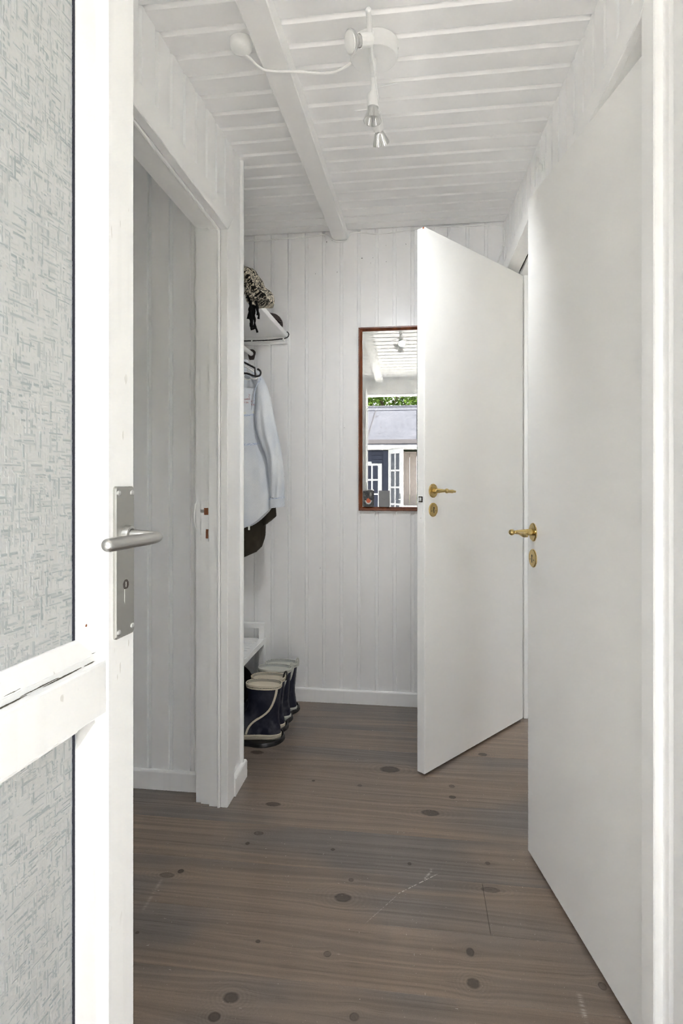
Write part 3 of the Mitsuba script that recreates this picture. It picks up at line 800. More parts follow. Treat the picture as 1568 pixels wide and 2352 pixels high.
# white cable clipped along the top of the end wall
cab = thing('wall_cable', 'thin white cable clipped along the top of the end wall', 'cable')
cp = spline([(-1.0, YB - .004, 2.3195), (-.873, YB - .004, 2.320), (-.798, YB - .004, 2.318), (-.742, YB - .004, 2.317), (-.641, YB - .004, 2.320), (-.486, YB - .004, 2.326), (-.430, YB - .004, 2.322), (-.4145, YB - .004, 2.303),
             (-.395, YB - .004, 2.290), (-.372, YB - .004, 2.288), (-.348, YB - .004, 2.289), (-.334, YB - .004, 2.302), (-.322, YB - .004, 2.325), (-.263, YB - .004, 2.327), (-.033, YB - .004, 2.329), (.361, YB - .004, 2.331), (.400, YB - .004, 2.324), (.4155, YB - .004, 2.304), (.4165, YB - .004, 2.235), (.4165, YB - .004, 2.05)], 160)
O('wire', tube(cp, .0033, 8), 'white_plastic', smooth=True, parent=cab)
for x, z in ((-.812, 2.318), (-.70, 2.319), (-.563, 2.323), (-.452, 2.325), (-.24, 2.327), (-.115, 2.328), (-.02, 2.329), (.09, 2.330), (.20, 2.331), (.345, 2.331)):
    O('clip', cbox(x - .003, x + .003, YB - .010, YB, z - .007, z + .005, .001), 'white_plastic', parent=cab)
O('clip', cbox(.409, .420, YB - .010, YB, 2.222, 2.230, .001), 'white_plastic', parent=cab)

# small fittings high on the right wall
jb = O('junction_box', lathe([(0, 0), (.034, 0), (.034, .010), (.031, .014), (0, .016)], 36, (XR - .0005, 2.098, 2.203), (-1, 0, 0)), 'white_plastic', smooth=35, label='round white junction box high on the right wall', cat='junction box')
tb = O('thermostat', trimesh.convex.convex_hull(np.vstack([cbox(XR - .016, XR, 2.005, 2.048, 2.06, 2.168, .004).vertices, cbox(XR - .012, XR, 2.010, 2.043, 2.06, 2.176, .004).vertices])), 'white_plastic', smooth=35,
       label='small white wall unit with cable above the near right door', cat='wall unit')
O('lead', tube(spline([(XR - .004, 2.000, 2.172), (XR - .004, 1.982, 2.165), (XR - .004, 1.977, 2.13), (XR - .004, 1.976, 2.02)], 24), .003, 8), 'white_plastic', smooth=True, parent=tb)
O('clip', cbox(XR - .010, XR, 1.975, 1.990, 2.160, 2.172, .002), 'white_plastic', parent=tb)

# ------------------------------------------------------------------ mirror and the cards in its frame
mr = thing('wall_mirror', 'tall wall mirror in a red brown wooden frame', 'mirror')
X0, X1, Z0, Z1, FY, FW = -.2815, .150, .9549, 1.8561, 2.8115, .0185
fprof = [(0, YB), (0, FY + .003), (.003, FY), (.0065, FY), (.0165, FY + .0065), (FW, FY + .008), (FW, FY + .012), (.008, YB)]
corner = [(X0, Z0, 1, 1), (X1, Z0, -1, 1), (X1, Z1, -1, -1), (X0, Z1, 1, -1)]
for a, b in ((0, 1), (1, 2), (2, 3), (3, 0)):
    secs = [[(corner[c][0] + corner[c][2] * s, y, corner[c][1] + corner[c][3] * s) for s, y in fprof] for c in (a, b)]
    O('frame_bar', loft(secs), 'mahogany', parent=mr)
O('mirror_glass', cbox(X0 + .012, X1 - .012, FY + .0105, FY + .014, Z0 + .012, Z1 - .012, .0), 'silver', parent=mr)
O('rim', prism(sbox(X0 + FW - .002, Z0 + FW - .002, X1 - FW + .002, Z1 - FW + .002).difference(sbox(X0 + FW + .0005, Z0 + FW + .0005, X1 - FW - .0005, Z1 - FW - .0005)), .002, (0, FY + .0085, 0), (1, 0, 0), (0, 0, 1), (0, 1, 0)), 'mahogany', parent=mr)


def card_fn(p, n, uv):
    x, z = (p.x + .2335) / .0265, (p.z - 1.014) / .0385
    blob = dr.sqrt(dr.square((x - .05) / .50) + dr.square((z + .30) / .38))
    arc = dr.exp(-dr.square((dr.sqrt(dr.square(x - .05) + dr.square(z + .05)) - .58) / .09)) * dr.select(z < -.2, 1.0, 0.0)
    c = mix((.020, .022, .024), (.10, .10, .09), smoothstep(.6, .75, noise(p.x * 260, p.z * 260)))
    c = mix(c, (.62, .13, .05), 1 - smoothstep(.75, 1.0, blob + .25 * (noise(p.x * 150, p.z * 150) - .5)))
    c = mix(c, (.72, .70, .66), dr.clip(arc, 0, 1) * .85)
    flake = 1 - smoothstep(.2, .32, dr.sqrt(dr.square(x - .45) + dr.square((z - .55) * .8)) + .12 * noise(p.x * 300, p.z * 300))
    edge = smoothstep(.85, .88, -x) * (1 - smoothstep(.93, .96, -x)) * smoothstep(.5, .6, noise(p.z * 700))
    return mix(c, (.38, .37, .34), dr.clip(flake + edge, 0, 1) * .7)


mat('dark_card', mikit.proc(card_fn), 0.3, 0.5)
mat('grey_card', (.24, .245, .25), 0.5, 0.4)
mat('grey_card_mark', (.20, .205, .21), 0.4, 0.4)
O('picture_card', prism(rounded(-.260, -.207, .9745, 1.0535, .003), .0008, (0, 2.8085, 0), (1, 0, 0), (0, 0, 1), (0, 1, 0)), 'dark_card', label='dark card with an orange motif tucked in the mirror corner', cat='card')
gc = O('plain_card', prism(rounded(-.1815, -.1290, .9745, 1.0537, .003), .0008, (0, 2.8085, 0), (1, 0, 0), (0, 0, 1), (0, 1, 0)), 'grey_card', label='plain grey card standing on the lower mirror frame', cat='card')
O('motif', prism(Polygon([(-.168, 1.018), (-.1555, 1.008), (-.143, 1.018), (-.143, 1.020), (-.1555, 1.0105), (-.168, 1.020)]), .0003, (0, 2.8082, 0), (1, 0, 0), (0, 0, 1), (0, 1, 0)), 'grey_card_mark', parent=gc)

# ------------------------------------------------------------------ alcove: shelf, rod, clothes, bench, boots
SX, SZ = -.642, 1.842
sh = thing('hat_shelf', 'white hat shelf across the coat alcove', 'shelf')
O('board', cbox(-1.345, SX - .006, 2.075, YB, SZ - .018, SZ, .001), 'white_trim', parent=sh)
O('edge_strip', cbox(SX - .014, SX, 2.075, YB - .002, SZ - .021, SZ + .004, .002), 'white_trim', parent=sh)
O('cleat', cbox(-1.34, SX + .004, YB - .018, YB, SZ - .054, SZ - .0185, .002), 'white_trim', parent=sh)
O('cleat', cbox(-1.34, SX - .01, 2.0705, 2.088, SZ - .054, SZ - .0185, .002), 'white_trim', parent=sh)
bc = thing('black_cable', 'thin black cable clipped under the hat shelf', 'cable')
O('wire', tube(spline([(-1.2, YB - .0245, 1.808), (-.95, YB - .0245, 1.807), (-.80, YB - .0245, 1.806), (-.72, YB - .0245, 1.807), (-.665, YB - .0245, 1.811), (-.640, YB - .0245, 1.816), (-.631, YB - .020, 1.828), (-.634, YB - .017, 1.842), (-.642, YB - .014, 1.848)], 60), .0026, 8), 'black_plastic', smooth=True, parent=bc)
for x in (-1.0, -.82, -.657):
    O('clip', cbox(x - .004, x + .004, YB - .0285, YB - .0175, 1.800, 1.816, .001), 'white_plastic', parent=bc)
rod = thing('clothes_rod', 'white clothes rod with a brown end bracket in the alcove', 'clothes rod')
RX, RZ = -.827, 1.744
O('tube', tube([(RX, 2.071, RZ), (RX, YB - .001, RZ)], .0115, 24), 'white_plastic', smooth=35, parent=rod)
fl_ = Point(0, 0).buffer(.0185).union(Polygon([(-.0185, 0), (.0185, 0), (.010, -.031), (-.010, -.031)])).buffer(.003).buffer(-.001)
for y, n_ in ((YB - .0005, -1), (2.0705, 1)):
    O('bracket', cat_([prism(fl_, .004, (RX, y, RZ + .004), (1, 0, 0), (0, 0, 1), (0, n_, 0)), lathe([(0.0118, 0), (.0155, 0), (.0150, .012), (.0118, .012)], 24, (RX, y, RZ), (0, n_, 0))]), 'brown_plastic', parent=rod)

# hangers
hb = thing('black_hanger', 'black plastic clothes hanger in front of the denim shirt', 'hanger')
hy = 2.435
hx = -.853


def hook(y, z0, rodz=RZ):
    a = np.linspace(-.6, math.pi + .5, 18)
    c = [(RX + .0135 * math.cos(t), y, rodz + .0004 + .0145 * math.sin(t) - .0005) for t in a[::-1]]
    return [(RX - .001, y, z0)] + [(RX - .0005 - .002, y, rodz - .035)] + c[::-1] if False else [(RX, y, z0), (RX + .002, y, rodz - .045), (RX + .0145, y, rodz - .016)] + [(RX + .0145 * math.cos(t), y, rodz + .0145 * math.sin(t)) for t in np.linspace(-.35, math.pi + .35, 16)]


O('hook', tube(spline(hook(hy, 1.655), 50), .0020, 8), 'bright_steel', smooth=True, parent=hb)
for s in (1, -1):
    X = lambda x: RX + s * (x - RX)
    O('arm', tube([(RX, hy, 1.662), (X(-.760), hy, 1.627), (X(-.698), hy, 1.594), (X(-.695), hy, 1.562)], .0042, 8), 'black_plastic', smooth=True, parent=hb)
    O('notch', tube(spline([(X(-.756), hy, 1.569), (X(-.715), hy, 1.564), (X(-.689), hy, 1.557), (X(-.675), hy, 1.561), (X(-.671), hy, 1.573), (X(-.677), hy, 1.584), (X(-.686), hy, 1.589)], 26), .0042, 8), 'black_plastic', smooth=True, parent=hb)
    O('strap_hook', tube(spline([(X(-.752), hy, 1.619), (X(-.757), hy, 1.609), (X(-.765), hy, 1.607), (X(-.772), hy, 1.611)], 12), .0032, 8), 'black_plastic', smooth=True, parent=hb)
O('bar', tube([(-.756, hy, 1.569), (2 * RX + .756, hy, 1.569)], .0042, 8), 'black_plastic', smooth=True, parent=hb)
hw = thing('white_hanger', 'white plastic clothes hanger behind the black one', 'hanger')
wy = 2.462
O('hook', tube(spline(hook(wy, 1.640), 50), .0020, 8), 'bright_steel', smooth=True, parent=hw)
for s in (1, -1):
    X = lambda x: RX + s * (x - RX)
    O('arm', tube(spline([(RX, wy, 1.648), (X(-.762), wy, 1.614), (X(-.735), wy, 1.598), (X(-.700), wy, 1.575), (X(-.690), wy, 1.562), (X(-.697), wy, 1.553), (X(-.712), wy, 1.552), (X(-.726), wy, 1.558)], 30), .0036, 8), 'white_plastic', smooth=True, parent=hw)
    O('loop', tube(spline([(X(-.754), wy, 1.566), (X(-.750), wy, 1.577), (X(-.736), wy, 1.582), (X(-.724), wy, 1.577), (X(-.720), wy, 1.567)], 16), .0034, 8), 'white_plastic', smooth=True, parent=hw)
    O('loop', tube(spline([(X(-.762), wy, 1.560), (X(-.750), wy, 1.552), (X(-.737), wy, 1.548), (X(-.726), wy, 1.551)], 12), .0034, 8), 'white_plastic', smooth=True, parent=hw)
    O('peg', tube([(X(-.7365), wy, 1.582), (X(-.7365), wy, 1.597)], .0026, 8), 'white_plastic', smooth=True, parent=hw)

# denim shirt
st = thing('denim_shirt', 'pale blue denim shirt hanging on the alcove rod', 'shirt')
SY = 2.528
CXs = RX
body_r = np.array([(1.625, -.790), (1.605, -.735), (1.585, -.707), (1.56, -.700), (1.50, -.702), (1.40, -.712), (1.305, -.690), (1.207, -.665), (1.11, -.653), (1.032, -.647), (.978, -.645)])


def body_half(z):
    return np.interp(z, body_r[::-1, 0], body_r[::-1, 1]) - CXs


def body_front(x, z, fold=True):
    """y of the shirt's front at (x, z)."""
    hw_ = body_half(z)
    e = np.clip(np.abs(x - CXs) / hw_, 0, 1)
    t = np.interp(z, [.88, 1.1, 1.4, 1.58, 1.63], [.050, .052, .052, .034, .012])
    y = SY - t * np.sqrt(np.maximum(1 - e ** 2.6, 0))
    if fold:
        a = np.clip((1.42 - z) / .45, 0, 1)
        y = y - a * .010 * np.sin((x - CXs) * 46 + 1.2 * np.sin(z * 5) + .8) * np.sqrt(np.maximum(1 - e ** 2, 0)) - .004 * np.sin((x - CXs) * 95 + z * 7) * a * (1 - e)
    return y


K = 72
secs = []
for z in np.r_[np.linspace(1.0, 0, 46)]:
    zz_ = .888 + z * (1.628 - .888)
    ang = np.arange(K) * 2 * np.pi / K
    hw_ = body_half(max(zz_, .978))
    xs = CXs + hw_ * np.cos(ang)
    yf = body_front(xs, np.full(K, zz_))
    yb = 2 * SY - body_front(xs, np.full(K, zz_), False)
    ys = np.where(np.sin(ang) < 0, yf, yb)
    # hem rises at the sides in a shirt tail
    tail = .094 * np.clip((np.abs(np.cos(ang)) - .30) / .70, 0, 1) ** 1.5 * (1 - np.clip((zz_ - .888) / .16, 0, 1))
    secs.append(np.stack([xs, ys, zz_ + tail], -1))
O('body', loft(secs), 'denim', smooth=50, parent=st)


def strip_on(pts, w, lift=.0022, n=24, mat_='denim_seam', par=st):
    """A narrow stitched band lying on the shirt front along points (x, z)."""
    p = spline(pts, n)
    d = np.gradient(p, axis=0)
    d /= np.linalg.norm(d, axis=1, keepdims=True)
    nn = np.stack([-d[:, 1], d[:, 0]], -1)
    secs_ = []
    for c, v in zip(p, nn):
        row = []
        for s in (-1, 1):
            q_ = c + v * s * w / 2
            row.append((q_[0], body_front(q_[0], q_[1]) - lift, q_[1]))
        secs_.append([row[0], row[1], (row[1][0], row[1][1] + lift + .001, row[1][2]), (row[0][0], row[0][1] + lift + .001, row[0][2])])
    return O('seam', loft(secs_), mat_, parent=par)


strip_on([(-.940, 1.262), (-.83, 1.258), (-.77, 1.261), (-.694, 1.269)], .010)
strip_on([(-.79, 1.390), (-.771, 1.391), (-.745, 1.394), (-.722, 1.398)], .007, n=14)
for x, z in ((-.757, 1.404), (-.7235, 1.409), (-.828, 1.36), (-.828, 1.25), (-.828, 1.14), (-.828, 1.03)):
    O('button', lathe([(0, 0), (.0050, 0), (.0050, .0014), (.0040, .0020), (.0022, .0014), (0, .0014)], 18, (x, float(body_front(x, z)) - .0010, z), (0, -1, 0)), 'shirt_button', smooth=35, parent=st)
for txt, x, z, rot in (('AMERICA', -.762, 1.4625, .03), ('OP DA', -.7700, 1.4475, .03), ("A'S", -.7335, 1.4545, .05), ('A R', -.7330, 1.4395, .05)):
    m = meshkit.text_mesh(txt[:4] if txt.startswith('AMER') else txt, .0066, .0008)
    v = m.vertices.copy()
    xx, zz2 = x + v[:, 0] * math.cos(rot), z + v[:, 1] + v[:, 0] * math.sin(rot)
    m.vertices = np.stack([xx, body_front(xx, zz2) - .0004 - v[:, 2], zz2], -1)
    O('lettering', m, 'red_thread', parent=st, label='small red embroidered lettering')
em = tube(spline([(-.743, SY, 1.489), (-.738, SY, 1.483), (-.742, SY, 1.478), (-.737, SY, 1.473)], 14), .0007, 6)
em.vertices[:, 1] = body_front(em.vertices[:, 0], em.vertices[:, 2]) - .0006 - (em.vertices[:, 1] - SY) * .5
O('emblem', em, 'red_thread', parent=st)


def sleeve(sgn):
    out = np.array([(-.712, 1.598), (-.682, 1.566), (-.655, 1.513), (-.630, 1.417), (-.606, 1.302), (-.591, 1.225), (-.581, 1.139), (-.580, 1.060), (-.582, 1.025)])
    inn = np.array([(-.730, 1.560), (-.712, 1.520), (-.708, 1.474), (-.712, 1.382), (-.690, 1.283), (-.662, 1.216), (-.652, 1.148), (-.650, 1.078), (-.646, 1.028)])
    po, pi = spline(out, 44), spline(inn, 44)
    K_ = 40
    ang = np.arange(K_) * 2 * np.pi / K_
    ss = []
    for i in range(44):
        t = i / 43
        c, h = (po[i] + pi[i]) / 2, (po[i] - pi[i]) / 2
        th = .030 if t > .2 else .018 + .012 * t / .2
        cy = SY - .026 - .018 * math.sin(t * math.pi) * (1 if sgn > 0 else .4)
        cr = np.cos(ang)
        fold = .0045 * np.sin(cr * 7 + t * 9) * np.clip(t * 2, 0, 1) + .006 * math.sin(t * 22) * np.clip(t - .55, 0, 1)
        xz = c[None] + h[None] * cr[:, None]
        ss.append(np.stack([xz[:, 0], cy + th * np.sin(ang) * (1 - .25 * np.abs(cr)) + fold * (np.sin(ang) < 0), xz[:, 1]], -1))
    m = loft(ss)
    ss2 = []
    for t in np.linspace(0, 1, 6):
        c = np.array([-.614, 1.026 - .043 * t])
        hw_ = .0345 - .0005 * t
        ss2.append(np.stack([c[0] + hw_ * np.cos(ang) + .001 * t, SY - .030 + .024 * np.sin(ang), c[1] + .004 * np.cos(ang) * 1.0 + ang * 0], -1))
    cuff = loft(ss2)
    for m_ in (m, cuff):
        if sgn < 0:
            m_.vertices[:, 0] = 2 * CXs - m_.vertices[:, 0]
    k_ = O('sleeve', orient(m), 'denim', smooth=50, parent=st)
    O('cuff', orient(cuff), 'denim', smooth=50, parent=k_)
    ss3 = []
    for t in np.linspace(0, 1, 4):
        ss3.append(np.stack([-.614 + .0352 * np.cos(ang), SY - .030 + .0250 * np.sin(ang), 1.0275 - .006 * t + .004 * np.cos(ang)], -1))
    c3 = loft(ss3)
    if sgn < 0:
        c3.vertices[:, 0] = 2 * CXs - c3.vertices[:, 0]
    O('seam', orient(c3), 'denim_seam', parent=k_)
    if sgn > 0:
        p = spline([(-.682, 1.553), (-.692, 1.54), (-.704, 1.515), (-.710, 1.48), (-.713, 1.44)], 20)
        O('seam', tube([(a, SY - .052 - .004 * i / 19, b) for i, (a, b) in enumerate(p)], .0028, 6), 'denim_seam', smooth=True, parent=k_)


sleeve(1)
sleeve(-1)
O('collar', cat_([tube(spline([(CXs + .062 * math.cos(a), SY + .040 * math.sin(a), 1.640 + .012 * math.sin(a)) for a in np.linspace(-1.5, 4.6, 24)], 50), .011, 10)]), 'denim', smooth=True, parent=st)
O('hem_tag', cbox(-.7435, -.7350, SY - .041, SY - .039, .882, .906, .0005), 'shirt_button', parent=st)

# dark jacket behind the shirt
jk = thing('olive_jacket', 'dark olive brown jacket hanging behind the denim shirt', 'jacket')
JY = 2.645
jr = np.array([(1.60, -.755), (1.54, -.715), (1.30, -.712), (1.0, -.704), (.90, -.703), (.841, -.705), (.795, -.719), (.768, -.744), (.748, -.789)])
secs = []
for t in np.linspace(0, 1, 34):
    zz_ = 1.60 - t * (1.60 - .740)
    hw_ = max(np.interp(zz_, jr[::-1, 0], jr[::-1, 1]) - RX, .02) if zz_ > .748 else .02
    ang = np.arange(48) * 2 * np.pi / 48
    secs.append(np.stack([RX + hw_ * np.cos(ang), JY - .045 * np.sin(ang) * (1 if t < .9 else 1 - (t - .9) * 5) + .006 * np.sin(np.cos(ang) * 9 + 3 * t), np.full(48, zz_)], -1))
O('body', loft(secs), 'olive_cloth', smooth=40, parent=jk)
for s in (1, -1):
    cs = [(-.755, 1.56), (-.730, 1.46), (-.715, 1.28), (-.698, 1.10), (-.682, .98), (-.676, .915)]
    p = spline([(RX + s * (x - RX), z) for x, z in cs], 24)
    ang = np.arange(24) * 2 * np.pi / 24
    ss = [np.stack([c[0] + s * .030 * np.cos(ang), JY - .03 + .028 * np.sin(ang), c[1] + .024 * np.cos(ang) * (i / 23)], -1) for i, c in enumerate(p)]
    k_ = O('sleeve', loft(ss, True), 'olive_cloth', smooth=40, parent=jk)
O('hook', tube(spline(hook(JY, 1.59), 50), .0020, 8), 'bright_steel', smooth=True, parent=jk)

# scarf on the shelf's edge
sc_ = thing('knitted_scarf', 'black and cream marl knitted scarf draped over the shelf edge', 'scarf')
fac = 2.125 / 2.35
fz = lambda z: EYE + (z - EYE) * fac
so = np.array([(-.845, 2.000), (-.760, 2.008), (-.728, 2.006), (-.709, 2.003), (-.683, 1.993), (-.651, 1.957), (-.626, 1.914), (-.611, 1.898), (-.596, 1.886), (-.592, 1.867), (-.600, 1.846)])
si = np.array([(-.845, 1.945), (-.760, 1.938), (-.730, 1.925), (-.718, 1.900), (-.711, 1.868), (-.697, 1.843), (-.682, 1.831), (-.668, 1.830), (-.655, 1.832), (-.640, 1.834), (-.625, 1.836)])
po, pi = spline(so, 60), spline(si, 60)
K_ = 120
ang = np.arange(K_) * 2 * np.pi / K_
ss = []
for i in range(60):
    t = i / 59
    c, h = (po[i] + pi[i]) / 2, (po[i] - pi[i]) / 2
    c, h = np.array([c[0] * fac, fz(c[1])]), h * fac
    cr, sr = np.cos(ang), np.sin(ang)
    ridge = .0150 * np.cos(cr * 8.5 + .6 * math.sin(t * 4)) * np.clip(t * 2.2 - .25, 0, 1) * (sr < .2)
    bump = .0022 * (meshkit.noise(np.stack([cr * 26, np.full(K_, t * 46), sr * 8], -1), 3) - .5)
    xz = c[None] + h[None] * cr[:, None] * (1 + .04 * math.sin(t * 40))
    ss.append(np.stack([xz[:, 0], 2.128 + (.046 - ridge) * sr + bump, xz[:, 1] + bump], -1))
O('wrap', loft(ss), 'marl_knit', smooth=40, parent=sc_)
ss = []
ang = np.arange(28) * 2 * np.pi / 28
for i, t in enumerate(np.linspace(0, 1, 16)):
    cx, cz = -.6062 + .002 * t, 1.812 - .053 * t
    ss.append(np.stack([cx + (.0125 - .002 * t) * np.cos(ang), 2.096 + .012 * np.sin(ang) + .002 * np.sin(ang * 5), np.full(28, cz) + .003 * np.cos(ang * 4)], -1))
O('tail', loft(ss), 'marl_knit', smooth=40, parent=sc_)
fr = [[(-.664, 1.835), (-.672, 1.806), (-.671, 1.785), (-.675, 1.757), (-.671, 1.742)], [(-.641, 1.815), (-.642, 1.78), (-.6455, 1.752), (-.650, 1.733)], [(-.634, 1.79), (-.638, 1.75), (-.636, 1.715), (-.632, 1.686)],
      [(-.630, 1.79), (-.630, 1.74), (-.629, 1.70), (-.6255, 1.690)], [(-.626, 1.79), (-.624, 1.75), (-.622, 1.71), (-.612, 1.679)], [(-.614, 1.82), (-.611, 1.78), (-.606, 1.75), (-.604, 1.728)],
      [(-.618, 1.82), (-.617, 1.79), (-.612, 1.765), (-.609, 1.745)], [(-.606, 1.838), (-.602, 1.822), (-.598, 1.808), (-.594, 1.796)], [(-.632, 1.80), (-.633, 1.76), (-.631, 1.72), (-.629, 1.70)], [(-.650, 1.832), (-.646, 1.812), (-.640, 1.795)],
      [(-.600, 1.836), (-.592, 1.829), (-.583, 1.823)], [(-.671, 1.785), (-.6775, 1.760), (-.681, 1.752)], [(-.636, 1.825), (-.633, 1.80), (-.622, 1.775)]]
fr = [[(x * .966, EYE + (z - EYE) * .966) for x, z in p] for p in fr]
for k, p in enumerate(fr):
    q_ = spline([(x, 2.093 + .006 * math.sin(k * 2.1), z) for x, z in p], 18)
    q_[:, 0] += .0012 * np.sin(np.linspace(0, 18, 18) + k)
    O('fringe_strand', tube(q_, .0042 * (1 + .18 * np.sin(np.linspace(0, 26, 18))), 8), 'yarn_black', smooth=True, parent=sc_)

# beanie at the back of the shelf
bm = trimesh.creation.icosphere(subdivisions=4, radius=1.0)
v = bm.vertices
v2 = v * [.062, .105, .052]
v2[:, 2] = np.where(v2[:, 2] < 0, v2[:, 2] * .25, v2[:, 2])
v2[:, 2] += .010 * np.sin(v[:, 1] * 3) * np.clip(v[:, 2], 0, 1) - .02 * np.clip(v[:, 1], 0, 1) * np.clip(v[:, 2], 0, 1)
rx = np.array([-.698, 2.688, SZ + .0135])
bm.vertices = v2 + rx
O('beanie', bm, 'beanie_knit', smooth=True, label='dark striped knitted beanie lying at the back of the shelf', cat='hat')

# bench
be = thing('slatted_bench', 'white slatted bench in the alcove', 'bench')
for y0, y1 in ((YB - .045, YB - .016), (2.085, 2.114)):
    e = O('end_frame', cat_([cbox(-.779, -.751, y0, y1, 0, .390), cbox(-1.30, -.751, y0, y1, .366, .3905)]), 'white_trim', parent=be)
    O('post', cbox(-1.30, -1.272, y0, y1, 0, .39), 'white_trim', parent=e)
    O('rail', cbox(-1.28, -.765, y0, y1, .284, .310), 'white_trim', parent=e)
O('seat_rail', cbox(-.777, -.749, 2.085, YB - .016, .288, .316, .002), 'white_trim', parent=be)
O('seat_rail', cbox(-1.300, -1.272, 2.085, YB - .016, .288, .316, .002), 'white_trim', parent=be)
for k in range(17):
    y = 2.128 + k * .0395
    O('slat', cbox(-1.285, -.770, y, y + .030, .296, .310, .002), 'white_trim', parent=be)

# boot tray
tp = unary_union([Point(-.648, 2.395).buffer(.092), Point(-.655, 2.51).buffer(.090), Point(-.655, 2.60).buffer(.090), Point(-.650, 2.715).buffer(.094), sbox(-.98, 2.315, -.68, 2.79).buffer(.004)])
tp = tp.buffer(.020, quad_segs=10).buffer(-.040, quad_segs=10).buffer(.020, quad_segs=10).intersection(sbox(-2, 0, 0, 2.784))
ty = O('boot_tray', prism(tp, .003), 'tray_plastic', label='black plastic boot tray with a scalloped rim', cat='boot tray')
prof_ = [(0, .0005), (.002, .011), (.0045, .0155), (.0075, .0170), (.0105, .0155), (.0125, .011), (.0135, .003)]
ri = [np.array(tp.buffer(-s, quad_segs=8).exterior.segmentize(.004).coords)[:-1] for s, _ in prof_]
base_ring = np.array(tp.exterior.segmentize(.004).coords)[:-1]
secs = []
for (s, z) in prof_:
    ext = tp.buffer(-s, quad_segs=8).exterior
    secs.append(np.array([(*ext.interpolate(ext.project(Point(c))).coords[0], z) for c in base_ring]))
secs.append(np.c_[secs[-1][:, :2], np.full(len(base_ring), .001)])
secs.append(np.c_[base_ring, np.full(len(base_ring), .0003)])
O('rim', loft(np.array(secs), caps=False), 'tray_plastic', smooth=True, parent=ty)


